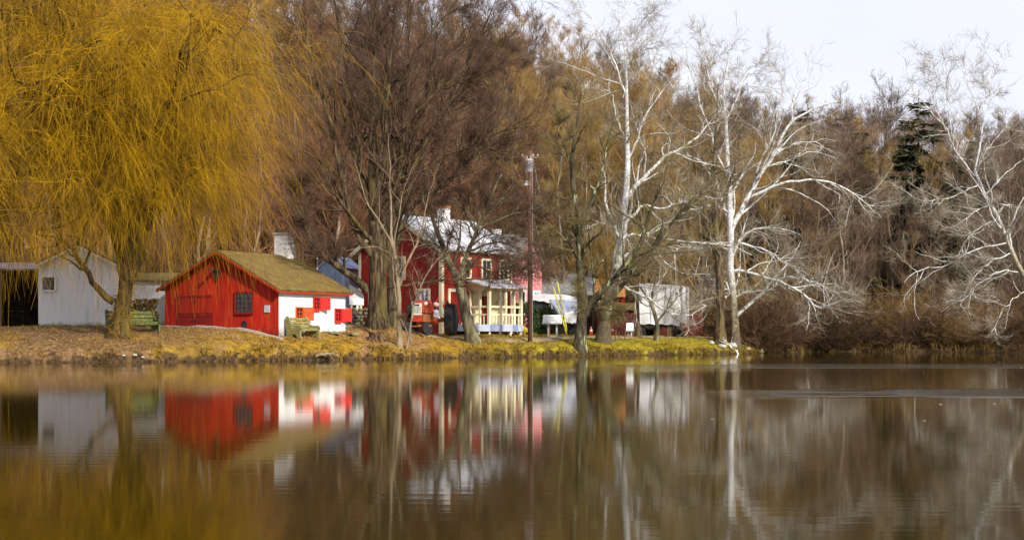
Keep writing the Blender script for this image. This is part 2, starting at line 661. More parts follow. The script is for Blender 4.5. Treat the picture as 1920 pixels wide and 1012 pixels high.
def make_tree(name, label, cat, base, limbs, levels, bark, twig, group=None, loc=None, nres=14, twig_from=2, wob=0.02, rough=0.06, limb_mat=None, ksides=9):
    """limbs: lists of (x,y,z,r) control points, the first of them the trunk. levels: keyword sets for grow()."""
    root = thing(name, label, cat, base, 0, group)
    off = np.array(base)
    ps, rs = [], []
    for lm in limbs:
        p, r = spline(lm, nres, wob)
        ps.append(p - off)
        rs.append(r)
    ps, rs = np.array(ps), np.array(rs)
    trunk_n = 1
    V, Q = tubes(ps[:trunk_n], rs[:trunk_n], max(ksides, 12), rough)
    raw_mesh("trunk", V, Q, bark, root)
    groups = {0: [], 1: []}
    if len(ps) > 1:
        groups[0].append(tubes(ps[1:], rs[1:], 7, rough * .7))
    L = np.array([np.linalg.norm(np.diff(p, axis=0), axis=1).sum() for p in ps])
    cp, cr, cl = ps, rs, L
    for li, lv in enumerate(levels):
        kw = dict(lv)
        ratio = kw.pop("ratio", None)
        k = kw.pop("k", 3)
        also = kw.pop("skip_trunk", False)
        src_p, src_r, src_l = (cp[1:], cr[1:], cl[1:]) if (also and li == 0) else (cp, cr, cl)
        if ratio is not None:
            kw["length"] = np.clip(src_l * ratio, kw.pop("lmin", 0.15), kw.pop("lmax", 99))
        np_, nr_, nl_ = grow(src_p, src_r, **kw)
        groups[0 if li + 1 < twig_from else 1].append(tubes(np_, nr_, k))
        cp, cr, cl = np_, nr_, nl_
    if groups[0]:
        V, Q = join(groups[0])
        raw_mesh("limbs", V, Q, limb_mat or bark, root)
    if groups[1]:
        V, Q = join(groups[1])
        raw_mesh("crown", V, Q, twig, root)
    return root


RSC = 1.0


def px_limb(pts, d0, r0, r1, dd=0.0, d_end=None):
    """Measured outline of a limb: (px,py) list, depth running from d0 to d_end, radius from r0 to r1 (metres)."""
    n = len(pts)
    d1 = d0 + dd if d_end is None else d_end
    out = []
    for i, q in enumerate(pts):
        t = i / (n - 1)
        d = d0 + (d1 - d0) * t
        v = P(q[0], q[1], d)
        out.append((v.x, v.y, v.z, RSC * (q[2] if len(q) > 2 else r0 * (1 - t) ** 0.8 + r1 * (1 - (1 - t) ** 0.8))))
    return out


def trunk_fix(limb, sink=0.15, flare=1.5):
    """Set the foot of a trunk into the ground and flare it."""
    x, y, z, r = limb[0]
    g = gz(x, y)
    x1, y1, z1, r1 = limb[1]
    return [(x, y, g - sink, r * flare), (x * .9 + x1 * .1, y * .9 + y1 * .1, g + 0.18, r * 1.12)] + list(limb[1:])


# bark and twig materials
BK_DARK = mat("bark_dark", (0.035, 0.028, 0.018), (0.13, 0.10, 0.06), 7, 0.95, 0.8, stretch=(1, 1, 0.25), c3=(0.17, 0.16, 0.05), c3scale=2.2, c3range=(0.52, 0.66))
BK_BROWN = mat("bark_brown", (0.030, 0.021, 0.013), (0.15, 0.105, 0.055), 9, 0.95, 1.0, stretch=(1, 1, 0.16), contrast=(.42, .60), c3=(0.12, 0.10, 0.025), c3scale=2.0, c3range=(0.52, 0.68))
BK_LICHEN = mat("bark_lichen", (0.045, 0.038, 0.024), (0.16, 0.14, 0.085), 6, 0.95, 0.7, stretch=(1, 1, 0.3), c3=(0.27, 0.28, 0.15), c3scale=3.4, c3range=(0.58, 0.68))
BK_LICHEN2 = mat("bark_dark_lichen", (0.022, 0.018, 0.012), (0.10, 0.085, 0.05), 6, 0.95, 0.8, stretch=(1, 1, 0.3), c3=(0.34, 0.38, 0.20), c3scale=3.4, c3range=(0.58, 0.66))
BK_TAN = mat("bark_tan", (0.16, 0.12, 0.075), (0.30, 0.235, 0.15), 8, 0.9, 0.5, stretch=(1, 1, 0.3))
BK_WHITE = mat("bark_white", (0.42, 0.42, 0.40), (0.76, 0.77, 0.78), 6, 0.8, 0.3, c3=(0.20, 0.165, 0.10), c3scale=2.6, c3range=(0.55, 0.64))
BK_SYC = mat("bark_sycamore_foot", (0.16, 0.13, 0.08), (0.36, 0.31, 0.20), 5, 0.9, 0.5, c3=(0.60, 0.60, 0.55), c3scale=1.3, c3range=(0.60, 0.68))
TW_GREY = mat("twig_grey", (0.062, 0.036, 0.025), (0.16, 0.095, 0.062), 2, 0.9)
TW_OLIVE = mat("twig_olive", (0.12, 0.095, 0.035), (0.24, 0.19, 0.08), 2, 0.9)
TW_RED = mat("twig_red", (0.13, 0.060, 0.035), (0.22, 0.11, 0.06), 2, 0.9)
TW_TAN = mat("twig_tan", (0.20, 0.165, 0.115), (0.42, 0.37, 0.29), 2, 0.9)
TW_GOLD = mat("willow_gold", (0.09, 0.050, 0.003), (0.62, 0.35, 0.003), 0.9, 0.7, spec=0.2)
BK_WILLOW = mat("bark_willow", (0.022, 0.014, 0.006), (0.13, 0.080, 0.022), 9, 0.95, 1.0, stretch=(1, 1, 0.15), c3=(0.17, 0.12, 0.02), c3scale=3.0, c3range=(.55, .7))


# ------------------------------------------------------------------ willow
def willow(name, label, base_px, d, height, spread, strands, seed_limbs, extra=()):
    global rng
    base = B(base_px[0], d)
    root = thing(name, label, "tree", base)
    o = np.array(base)
    tl = [(0, 0, -0.2, 0.60), (0.03, 0, 0.15, 0.44), (0.10, 0, 0.8, 0.33), (0.24, 0, 1.6, 0.29), (0.36, 0.05, 2.7, 0.27), (0.42, 0.1, 4.2, 0.24)]
    tp, tr = spline(tl, 14, 0.02)
    V, Q = tubes(tp[None], tr[None], 14, 0.10)
    raw_mesh("trunk", V, Q, BK_WILLOW, root)
    limbs, rad = [], []
    for k in range(seed_limbs):
        az = 2 * math.pi * (k + rng.uniform(-.3, .3)) / seed_limbs
        reach = spread * rng.uniform(0.45, 0.85)
        top = height * rng.uniform(0.62, 0.97) if k % 3 else height * rng.uniform(0.45, 0.6)
        z0 = rng.uniform(2.0, 4.1)
        c = [(0.4, 0.1, z0, 0.24), (0.4 + math.cos(az) * reach * .25, math.sin(az) * reach * .25, z0 + (top - z0) * .35, 0.17),
             (0.4 + math.cos(az) * reach * .55, math.sin(az) * reach * .55, z0 + (top - z0) * .75, 0.11),
             (0.4 + math.cos(az) * reach * .85, math.sin(az) * reach * .85, top, 0.06),
             (0.4 + math.cos(az) * reach, math.sin(az) * reach, top - .3, 0.03)]
        p, r = spline(c, 12, 0.12)
        limbs.append(p)
        rad.append(r)
    for lm in extra:
        p, r = spline([(a - o[0], b - o[1], c - o[2], e) for a, b, c, e in lm], 12, 0.05)
        limbs.append(p)
        rad.append(r)
    lp, lr = np.array(limbs), np.array(rad)
    s1, r1, l1 = grow(lp, lr, 13, 0.25, 1.0, 55, 3.6, 7, 0.55, 0.012, up=0.06, wig=0.22, rmin=0.02)
    V, Q = join([tubes(lp, lr, 8, 0.05), tubes(s1, r1, 5)])
    raw_mesh("limbs", V, Q, BK_WILLOW, root)
    s2, r2, l2 = grow(s1, r1, 8, 0.2, 1.0, 45, 1.9, 5, 0.5, 0.005, up=-0.02, wig=0.25, rmin=0.009)
    # streamers
    per = strands / (len(s2) + 0.5 * len(s1))
    gs = []
    for (pp, pr, f) in ((s2, r2, 1.0), (s1, r1, 0.5)):
        b, n, _ = pp.shape
        cnt = rng.poisson(per * f, b)
        idx = np.repeat(np.arange(b), cnt)
        N = len(idx)
        ff = rng.uniform(0.15, 1.0, N) * (n - 1)
        i = np.minimum(ff.astype(int), n - 2)
        u = (ff - i)[:, None]
        p = pp[idx, i] * (1 - u) + pp[idx, i + 1] * u
        tan = pp[idx, i + 1] - pp[idx, i]
        tan /= np.linalg.norm(tan, axis=1, keepdims=True)
        dd = tan * 0.6 + rng.normal(0, 0.55, (N, 3))
        dd[:, 2] += 0.1
        dd /= np.linalg.norm(dd, axis=1, keepdims=True)
        floor = rng.uniform(1.0, 4.2, N) + np.where(p[:, 0] < -1.5, 1.0, 0) - np.where(p[:, 0] > 1.5, rng.uniform(0, 1.9, N), 0)
        L = np.clip(np.minimum(rng.gamma(5.0, 0.56, N) * np.where(p[:, 0] > 1.5, 1.25, 1.0), (p[:, 2] - floor) * 1.05 + 0.7), 0.5, 5.5)
        ns = 6
        pts = np.empty((N, ns + 1, 3))
        pts[:, 0] = p
        for s in range(ns):
            dd = dd + rng.normal(0, 0.13, (N, 3))
            dd[:, 2] -= 0.34
            dd /= np.linalg.norm(dd, axis=1, keepdims=True)
            pts[:, s + 1] = pts[:, s] + dd * (L / ns)[:, None]
        k = np.linspace(0, 1, ns + 1)[None]
        rr = 0.0058 * (1 - k * .55) * np.ones((N, 1)) * rng.uniform(0.7, 1.3, (N, 1))
        gs.append(tubes(pts, rr, 3))
    sp, sr, _ = grow(tp[None, :10], tr[None, :10], 240, .05, 1, 75, .55, 4, .05, .003, up=-.25, wig=.25, rmin=.006)
    q_ = rng.normal(0, 1, (len(sp), 1, 3))
    q_[..., 2] = 0
    sp = sp + q_ / np.linalg.norm(q_, axis=2, keepdims=True) * .27
    V, Q = join([tubes(s2, r2, 3), tubes(sp, sr, 3)] + gs)
    raw_mesh("crown", V, Q, TW_GOLD, root)
    return root


rng = np.random.default_rng(11)
low_limb = [tuple(P(214, 566, 56.4)) + (0.15,), tuple(P(183, 539, 56.2)) + (0.12,), tuple(P(161, 507, 56.0)) + (0.10,), tuple(P(142, 473, 55.8)) + (0.08,),
            tuple(P(110, 445, 55.6)) + (0.05,), tuple(P(70, 440, 55.4)) + (0.03,)]
willow("weeping_willow", "big golden weeping willow with dark trunk beside the slatted green bench", (222, 0), 56.6, 17.0, 6.9, 13000, 15, [low_limb])
rng = np.random.default_rng(12)
lim = []
for (pts, r) in (([(-60, 240), (0, 205), (60, 170), (150, 155), (240, 120), (330, 130)], 0.17), ([(-60, 230), (0, 195), (60, 195), (130, 190), (200, 200), (260, 240)], 0.12),
                 ([(-60, 350), (0, 345), (50, 325), (100, 320), (150, 335), (200, 370)], 0.10), ([(-60, 90), (0, 40), (30, 20), (80, 5), (120, -30)], 0.12)):
    lim.append(px_limb(pts, 52.5, r, 0.02, 1.0))
willow("weeping_willow", "golden willow reaching in from beyond the photo's left edge on long dark limbs", (-170, 0), 52.5, 16.0, 6.4, 7000, 10, lim)


# ------------------------------------------------------------------ the near bare trees
def zz(*a):
    return dict(a)


def lv(per, ang, nseg, ratio, t0=0.2, t1=1.0, rs=0.5, rtip=0.006, up=0.04, wig=0.16, k=3, lmin=0.2, lmax=9.0, rmin=0.006, **kw):
    return dict(per=per, ang=ang, nseg=nseg, ratio=ratio, t0=t0, t1=t1, rs=rs, rtip=rtip, up=up, wig=wig, k=k, lmin=lmin, lmax=lmax, rmin=rmin, **kw)


rng = np.random.default_rng(21)
# broad maple behind the stump
RSC = 0.74
d = 66.0
M = [trunk_fix(px_limb([(708, 615, .62), (708, 580, .60), (707, 545, .58), (708, 505, .52), (706, 465, .42), (703, 430, .34), (698, 332, .24), (698, 190, .16), (702, 60, .09), (704, -60, .04)], d, .6, .05), flare=1.45)]
for pts, r0, r1, dd in (
        ([(690, 545), (666, 522), (644, 507), (618, 488), (596, 470), (580, 445), (560, 400)], .27, .05, -1.5),
        ([(712, 500), (690, 465), (670, 441), (641, 332), (627, 265), (608, 190), (580, 90), (555, 0)], .26, .03, -1.0),
        ([(712, 520), (732, 460), (745, 380), (752, 300), (756, 237), (764, 118), (766, 0), (770, -90)], .30, .04, 0.8),
        ([(712, 470), (735, 400), (765, 330), (810, 250), (860, 150), (905, 60), (930, 0)], .22, .02, 1.0),
        ([(706, 430), (680, 330), (660, 230), (650, 130), (630, 20), (620, -60)], .20, .02, 1.2),
        ([(700, 400), (720, 300), (725, 200), (735, 90), (742, -40)], .18, .02, -1.0),
        ([(756, 240), (800, 190), (850, 150), (905, 130), (950, 110)], .12, .015, .6),
        ([(720, 345), (790, 320), (840, 290), (900, 280), (960, 285)], .10, .012, -.8),
        ([(719, 541), (766, 533), (830, 526), (909, 522), (947, 515), (985, 500)], .085, .03, -1.0),
        ([(650, 380), (620, 350), (590, 335), (560, 345)], .09, .012, -.6),
        ([(700, 250), (640, 160), (590, 120), (550, 90)], .11, .012, .5),
        ([(764, 118), (810, 60), (850, 10), (880, -50)], .10, .012, .5)):
    M.append(px_limb(pts, d, r0, r1, dd))
make_tree("maple_tree", "massive bare maple with low limb reaching over the barn roof, behind the stump", "tree", B(708, d), M,
          [lv(19, 40, 7, 0.40, t0=.22, k=4, lmin=.8, lmax=4.6, up=.06, wig=.12, rmin=.012), lv(10, 38, 5, .48, lmin=.5, up=.05, wig=.12), lv(7, 36, 3, .55, lmin=.4, up=.05, rtip=.004, wig=.12), lv(2.0, 34, 2, .7, lmin=.3, rtip=.003, rmin=.0045, wig=.1)], BK_BROWN, TW_GREY, twig_from=2, nres=18)
rng = np.random.default_rng(22)
# dark second trunk just behind it
d = 67.6
M2 = [trunk_fix(px_limb([(741, 612, .38), (738, 560, .36), (736, 510, .33), (740, 450, .28), (748, 380, .22), (770, 280, .15), (800, 170, .09), (820, 60, .03)], d, .4, .05)),
      px_limb([(738, 470), (725, 400), (712, 320), (700, 230), (680, 120)], d, .2, .02, 1), px_limb([(742, 440), (780, 380), (821, 356), (893, 285), (935, 247), (1010, 235)], d, .17, .03, -1),
      px_limb([(750, 375), (735, 280), (730, 180), (720, 60)], d, .15, .02, .5), px_limb([(765, 300), (820, 230), (860, 170), (890, 100), (920, 40)], d, .12, .02, .5)]
make_tree("maple_tree", "dark bare maple rising close behind the massive one, against the red house", "tree", B(741, d), M2,
          [lv(20, 40, 7, .40, t0=.22, k=4, lmin=.8, lmax=4.2, rmin=.012, wig=.12, up=.06), lv(10, 38, 4, .48, lmin=.5, up=.05, wig=.12), lv(7, 36, 3, .55, lmin=.4, rtip=.004, wig=.12), lv(2, 34, 2, .7, lmin=.3, rtip=.003, rmin=.0045)], BK_DARK, TW_GREY, nres=16)
rng = np.random.default_rng(23)
# leaning tree by the porch
RSC = 0.86
d = 67.6
T = [trunk_fix(px_limb([(886, 628, .36), (876, 595, .31), (867, 560, .28), (858, 522, .25), (845, 496, .20), (831, 462, .15), (815, 420, .11), (800, 360, .07), (790, 300, .03)], d, .3, .03)),
     px_limb([(862, 525), (871, 496), (880, 465), (893, 433), (905, 395), (930, 350), (950, 290)], d, .17, .02, .4),
     px_limb([(880, 470), (905, 460), (940, 455), (985, 470), (1020, 500)], d, .075, .012, -.6), px_limb([(893, 435), (870, 390), (860, 330), (865, 260)], d, .09, .012, .5),
     px_limb([(840, 485), (815, 475), (790, 455), (760, 450), (735, 455)], d, .07, .012, -.5), px_limb([(872, 496), (900, 500), (930, 520), (960, 520), (990, 500)], d, .06, .012, -.8),
     px_limb([(895, 430), (930, 415), (965, 400), (1000, 395), (1030, 375)], d, .08, .012, .4), px_limb([(860, 530), (900, 470), (935, 500), (975, 520)], d, .05, .01, -1.2),
     px_limb([(850, 505), (830, 470), (800, 440), (780, 405), (770, 370)], d, .06, .01, -.8), px_limb([(875, 490), (860, 455), (835, 425), (820, 390)], d, .05, .01, -.7),
     px_limb([(885, 460), (915, 440), (945, 440), (975, 430)], d, .05, .01, -.9), px_limb([(868, 510), (895, 490), (925, 470), (955, 470), (990, 480)], d, .05, .01, -1.0),
     px_limb([(893, 433), (880, 400), (850, 380), (820, 370)], d, .05, .01, -.5)]
make_tree("leaning_tree", "dark bare tree with leaning trunk directly before the cream porch", "tree", B(886, d), T,
          [lv(15, 48, 6, .45, t0=.25, k=4, lmin=.6, lmax=2.8, up=.0, rmin=.010), lv(9.5, 44, 4, .5, lmin=.45, up=-.02), lv(5.5, 42, 3, .6, lmin=.3, up=0, rtip=.004)], BK_LICHEN, TW_GREY, nres=14)
rng = np.random.default_rng(24)
RSC = 1.0
# multi-stem sapling at the water's edge
d = 62.7
S = [trunk_fix(px_limb([(748, 668, .14), (748, 620, .115), (748, 560, .105), (746, 520, .095), (740, 480, .085), (734, 440, .06), (733, 380, .04), (731, 320, .025), (728, 250, .01)], d, .1, .01), flare=1.3),
     px_limb([(739, 475), (728, 445), (708, 410), (690, 380), (676, 340), (665, 300)], d, .055, .01, -.4), px_limb([(750, 535), (760, 500), (778, 465), (792, 425), (800, 380), (815, 330)], d, .065, .01, .4),
     px_limb([(762, 655), (768, 620), (773, 585), (783, 550), (800, 515), (822, 485), (850, 465)], d, .06, .01, -.4), px_limb([(745, 510), (735, 480), (722, 470), (700, 463), (675, 465), (650, 470)], d, .03, .008, -.5),
     px_limb([(748, 560), (740, 520), (738, 460), (748, 410), (756, 360), (775, 310)], d, .045, .008, .5), px_limb([(747, 580), (741, 540), (736, 500), (735, 480)], d, .04, .02, -.3),
     px_limb([(770, 640), (752, 600), (748, 590)], d, .04, .02, -.2)]
make_tree("sapling", "slim pale multi-stemmed sapling at the water's edge, right of the stump", "tree", B(748, d), S,
          [lv(10, 38, 5, .40, t0=.3, k=3, lmax=1.8, up=.03, rmin=.008, rtip=.004), lv(6, 40, 4, .5, up=.02, rtip=.003, rmin=.005), lv(4, 42, 3, .5, rtip=.003, rmin=.004)], BK_TAN, TW_GREY, nres=14)
rng = np.random.default_rng(25)
# forked dark tree with lichen
RSC = 0.82
d = 71.8
T = [trunk_fix(px_limb([(1086, 637, .36), (1091, 605, .33), (1095, 580, .31), (1089, 545, .27), (1087, 504, .25), (1087, 460, .22), (1087, 415, .20), (1077, 367, .16), (1073, 296, .12), (1081, 237, .08), (1090, 170, .03)], d, .3, .03)),
     px_limb([(1096, 590), (1110, 565), (1126, 548), (1150, 524), (1185, 483), (1206, 444), (1216, 405), (1235, 350), (1250, 300)], d, .26, .03, -.8),
     px_limb([(1112, 570), (1135, 565), (1152, 553), (1173, 527), (1205, 490), (1235, 450), (1262, 415), (1300, 372), (1340, 355)], d, .20, .02, .5),
     px_limb([(1115, 556), (1113, 530), (1110, 495), (1104, 450), (1100, 425)], d, .09, .025, -.5),
     px_limb([(1090, 420), (1105, 385), (1120, 350), (1132, 310), (1138, 273), (1150, 225)], d, .14, .02, .6),
     px_limb([(1085, 455), (1060, 445), (1035, 436), (1010, 440), (985, 455)], d, .06, .012, -.5), px_limb([(1088, 470), (1068, 475), (1045, 470), (1020, 455)], d, .05, .012, .4),
     px_limb([(1078, 370), (1055, 372), (1030, 368), (1012, 380)], d, .07, .012, -.4), px_limb([(1075, 330), (1060, 280), (1045, 240), (1040, 200)], d, .07, .012, .4),
     px_limb([(1100, 590), (1112, 575), (1130, 580), (1160, 585)], d, .05, .01, -1), px_limb([(1100, 575), (1090, 560), (1082, 545), (1085, 580)], d, .05, .012, -1)]
make_tree("forked_tree", "dark lichened tree forking low into a vertical stem and long slanting limbs", "tree", B(1086, d), T,
          [lv(16, 46, 6, .40, t0=.22, k=4, lmin=.6, lmax=3.0, up=.04, rmin=.011), lv(10, 42, 4, .5, lmin=.45, up=.03), lv(7, 40, 3, .6, lmin=.3, rtip=.004)], BK_LICHEN2, TW_OLIVE, nres=16)
rng = np.random.default_rng(26)


def sycamore(name, label, base, trunk, limbs, foot, levels, seed):
    global rng
    rng = np.random.default_rng(seed)
    return make_tree(name, label, "tree", base, [trunk] + limbs, levels, foot, TW_TAN, limb_mat=BK_WHITE, nres=16, twig_from=2, wob=.035, rough=.05)


def syc_mat(name, z0, z1):
    """Sycamore bark: brown scales at the foot that peel to white higher up."""
    m = bpy.data.materials.new(name)
    m.use_nodes = True
    nt = m.node_tree
    p = nt.nodes["Principled BSDF"]
    p.inputs["Roughness"].default_value = 0.85
    g = nt.nodes.new("ShaderNodeNewGeometry")
    sp = nt.nodes.new("ShaderNodeSeparateXYZ")
    nt.links.new(g.outputs["Position"], sp.inputs[0])
    n = nt.nodes.new("ShaderNodeTexNoise")
    n.inputs["Scale"].default_value = 2.6
    n.inputs["Detail"].default_value = 6.0
    nt.links.new(g.outputs["Position"], n.inputs["Vector"])
    ma = nt.nodes.new("ShaderNodeMath")
    ma.operation = 'MULTIPLY_ADD'
    nt.links.new(n.outputs["Fac"], ma.inputs[0])
    ma.inputs[1].default_value = 5.0
    nt.links.new(sp.outputs["Z"], ma.inputs[2])
    mr = nt.nodes.new("ShaderNodeMapRange")
    n.inputs["Roughness"].default_value = 0.68
    mr.inputs["From Min"].default_value = z0 + 2.5 - .9
    mr.inputs["From Max"].default_value = z1 + 2.5
    nt.links.new(ma.outputs[0], mr.inputs["Value"])
    r = nt.nodes.new("ShaderNodeValToRGB")
    r.color_ramp.elements[0].color = (0.11, 0.082, 0.045, 1)
    r.color_ramp.elements[1].color = (0.64, 0.65, 0.66, 1)
    e = r.color_ramp.elements.new(0.5)
    e.color = (0.40, 0.35, 0.24, 1)
    e = r.color_ramp.elements.new(0.12)
    e.color = (0.22, 0.18, 0.10, 1)
    nt.links.new(mr.outputs["Result"], r.inputs["Fac"])
    n2 = nt.nodes.new("ShaderNodeTexNoise")
    n2.inputs["Scale"].default_value = 11.0
    n2.inputs["Detail"].default_value = 5.0
    nt.links.new(g.outputs["Position"], n2.inputs["Vector"])
    m2 = nt.nodes.new("ShaderNodeMapRange")
    m2.inputs["From Min"].default_value = 0.35
    m2.inputs["From Max"].default_value = 0.65
    m2.inputs["To Min"].default_value = 0.45
    m2.inputs["To Max"].default_value = 1.15
    nt.links.new(n2.outputs["Fac"], m2.inputs["Value"])
    hs = nt.nodes.new("ShaderNodeHueSaturation")
    nt.links.new(m2.outputs["Result"], hs.inputs["Value"])
    nt.links.new(r.outputs["Color"], hs.inputs["Color"])
    nt.links.new(hs.outputs["Color"], p.inputs["Base Color"])
    b = nt.nodes.new("ShaderNodeBump")
    b.inputs["Strength"].default_value = 0.8
    b.inputs["Distance"].default_value = 0.05
    nt.links.new(n.outputs["Fac"], b.inputs["Height"])
    nt.links.new(b.outputs["Normal"], p.inputs["Normal"])
    return m


RSC = 0.66
d = 74.8
SL = [lv(11, 46, 8, .48, t0=.10, k=5, lmin=1.0, lmax=4.2, up=.02, wig=.18, rs=.55, rmin=.018, rtip=.008), lv(6, 42, 6, .55, lmin=.7, up=.03, wig=.18, rs=.4, rmin=.008, rtip=.004, k=4),
      lv(4, 38, 4, .62, lmin=.5, up=.07, wig=.14, rtip=.004, rmin=.006), lv(2.6, 34, 3, .75, lmin=.4, up=.06, rtip=.003, wig=.1, rmin=.004)]
sycamore("sycamore_tree", "white limbed sycamore with brown lower trunk just behind the forked dark tree", B(1130, d),
         trunk_fix(px_limb([(1130, 632, .50), (1136, 590, .45), (1146, 545, .40), (1158, 500, .34), (1168, 450, .30), (1172, 400, .27), (1175, 350, .24), (1177, 300, .20), (1176, 250, .17), (1176, 200, .13),
                            (1175, 150, .09), (1170, 90, .06), (1160, 10, .03)], d, .5, .03)),
         [px_limb(a, d, r0, r1, dd) for a, r0, r1, dd in (
             ([(1176, 372), (1195, 345), (1221, 320), (1250, 290), (1275, 280), (1310, 255), (1335, 225)], .19, .03, .6),
             ([(1174, 415), (1190, 400), (1209, 385), (1239, 391), (1280, 379), (1310, 368), (1350, 372)], .15, .025, -.6),
             ([(1170, 445), (1190, 441), (1215, 445), (1268, 450), (1316, 456), (1363, 460), (1410, 478)], .14, .025, -1),
             ([(1169, 446), (1155, 432), (1144, 424), (1123, 418), (1105, 428)], .075, .015, -.4),
             ([(1158, 520), (1175, 540), (1197, 551), (1221, 563), (1256, 587), (1290, 592)], .13, .04, -.6),
             ([(1176, 190), (1160, 140), (1140, 90), (1118, 55), (1100, 5)], .08, .015, .5), ([(1174, 130), (1190, 80), (1205, 40), (1218, 0)], .06, .012, -.4),
             ([(1177, 300), (1195, 260), (1212, 215), (1235, 180), (1260, 150)], .09, .015, -.5), ([(1177, 270), (1160, 235), (1150, 190), (1140, 160)], .07, .012, .4),
             ([(1171, 430), (1180, 460), (1195, 475), (1225, 480), (1245, 500)], .07, .012, -.7))],
         syc_mat("bark_sycamore_a", 2.6, 6.0), SL, 31)
RSC = 0.66
d = 82.0
sycamore("sycamore_tree", "widest white sycamore, long limbs drooping to the pond right of the big white trailer", B(1378, d),
         trunk_fix(px_limb([(1378, 640, .40), (1376, 590, .34), (1372, 540, .31), (1369, 480, .30), (1369, 427, .28), (1368, 356, .23), (1363, 290, .19), (1357, 213, .14), (1360, 150, .09), (1365, 80, .04)], d, .5, .03)),
         [px_limb(a, d, r0, r1, dd) for a, r0, r1, dd in (
             ([(1369, 435), (1390, 395), (1416, 344), (1435, 315), (1452, 290), (1482, 231), (1535, 199), (1575, 190)], .25, .03, -1.0),
             ([(1410, 358), (1418, 325), (1432, 290), (1452, 250), (1460, 200), (1480, 150)], .12, .02, .8),
             ([(1400, 372), (1434, 358), (1470, 344), (1523, 338), (1576, 350), (1609, 370), (1640, 400)], .16, .02, -1.6),
             ([(1369, 495), (1387, 452), (1416, 430), (1464, 430), (1500, 440)], .11, .02, -1.2), ([(1385, 455), (1410, 462), (1434, 468), (1470, 492), (1493, 504), (1520, 530)], .10, .02, -.8),
             ([(1371, 510), (1395, 508), (1422, 516), (1464, 527), (1505, 551), (1535, 578), (1565, 566), (1580, 552)], .15, .03, -2.0),
             ([(1455, 524), (1480, 520), (1505, 521), (1547, 539), (1565, 548), (1600, 545)], .08, .015, -1.5),
             ([(1372, 555), (1362, 535), (1352, 524), (1340, 524), (1345, 540), (1362, 560)], .09, .03, -1), ([(1372, 552), (1350, 562), (1327, 572), (1308, 583), (1290, 590), (1265, 588)], .085, .02, -1.6),
             ([(1374, 560), (1398, 548), (1420, 546), (1446, 542), (1470, 520)], .085, .015, -1.4),
             ([(1368, 420), (1355, 380), (1339, 332), (1322, 310), (1304, 296), (1270, 288)], .16, .02, .8), ([(1368, 400), (1340, 385), (1310, 390), (1280, 400), (1250, 420)], .10, .02, -1),
             ([(1366, 330), (1345, 290), (1330, 240), (1310, 190), (1300, 130)], .11, .015, .6), ([(1358, 230), (1380, 190), (1395, 150), (1420, 100)], .08, .012, .5),
             ([(1370, 470), (1340, 460), (1310, 468), (1280, 462), (1255, 478)], .09, .015, -.8), ([(1452, 290), (1490, 270), (1530, 268), (1560, 285)], .09, .015, -.8),
             ([(1440, 312), (1480, 300), (1520, 285), (1550, 290)], .07, .012, .8), ([(1357, 215), (1335, 170), (1325, 120), (1320, 70)], .07, .012, -.4))],
         syc_mat("bark_sycamore_b", 2.2, 5.0), SL, 32)
RSC = 0.46
d = 80.0
rx = (2010 - 960) / FPX * d
sycamore("sycamore_tree", "thin white sycamore leaning in at the photo's right edge, limbs trailing over water", Vector((rx, 86.0, gz(rx, 86.0))),
         trunk_fix([(rx, 86.0, 0, .22), (rx - .6, 84.5, 1.9, .20)] + px_limb([(1945, 560, .30), (1919, 520, .28), (1894, 465, .25), (1870, 406, .22), (1845, 357, .18), (1828, 327, .15), (1830, 297, .12), (1840, 260, .10), (1840, 223, .08), (1828, 190, .06), (1805, 144, .03)], d, .3, .03)),
         [px_limb(a, d, r0, r1, dd) for a, r0, r1, dd in (
             ([(1828, 330), (1795, 287), (1771, 238), (1736, 198), (1706, 159), (1700, 120)], .11, .015, .5), ([(1790, 280), (1780, 220), (1775, 160), (1762, 110)], .06, .012, -.4),
             ([(1836, 215), (1855, 175), (1862, 130), (1875, 110)], .06, .012, .4), ([(1835, 345), (1786, 369), (1741, 376), (1715, 372)], .07, .015, -.8), ([(1848, 365), (1880, 330), (1910, 305), (1940, 290)], .07, .012, .5),
             ([(1855, 385), (1825, 398), (1795, 421), (1765, 425)], .06, .012, -.8), ([(1870, 410), (1840, 425), (1815, 445), (1795, 480)], .06, .012, -1),
             ([(1888, 455), (1855, 462), (1825, 470), (1766, 500), (1735, 503), (1706, 515), (1695, 530)], .10, .015, -1.5), ([(1898, 475), (1870, 485), (1845, 500), (1820, 530), (1805, 560)], .08, .015, -1.2),
             ([(1912, 510), (1880, 508), (1855, 520), (1825, 540), (1800, 575)], .08, .015, -1.5), ([(1915, 515), (1945, 490), (1980, 470)], .08, .015, .4), ([(1930, 545), (1900, 560), (1875, 590), (1865, 620)], .06, .012, -1.6),
             ([(1872, 405), (1882, 385), (1893, 385)], .08, .05, -.2), ([(1830, 330), (1845, 290), (1870, 255), (1890, 230)], .06, .012, .4), ([(1775, 245), (1750, 190), (1745, 140)], .05, .01, .3))],
         syc_mat("bark_sycamore_c", 3.5, 8.5), SL, 33)

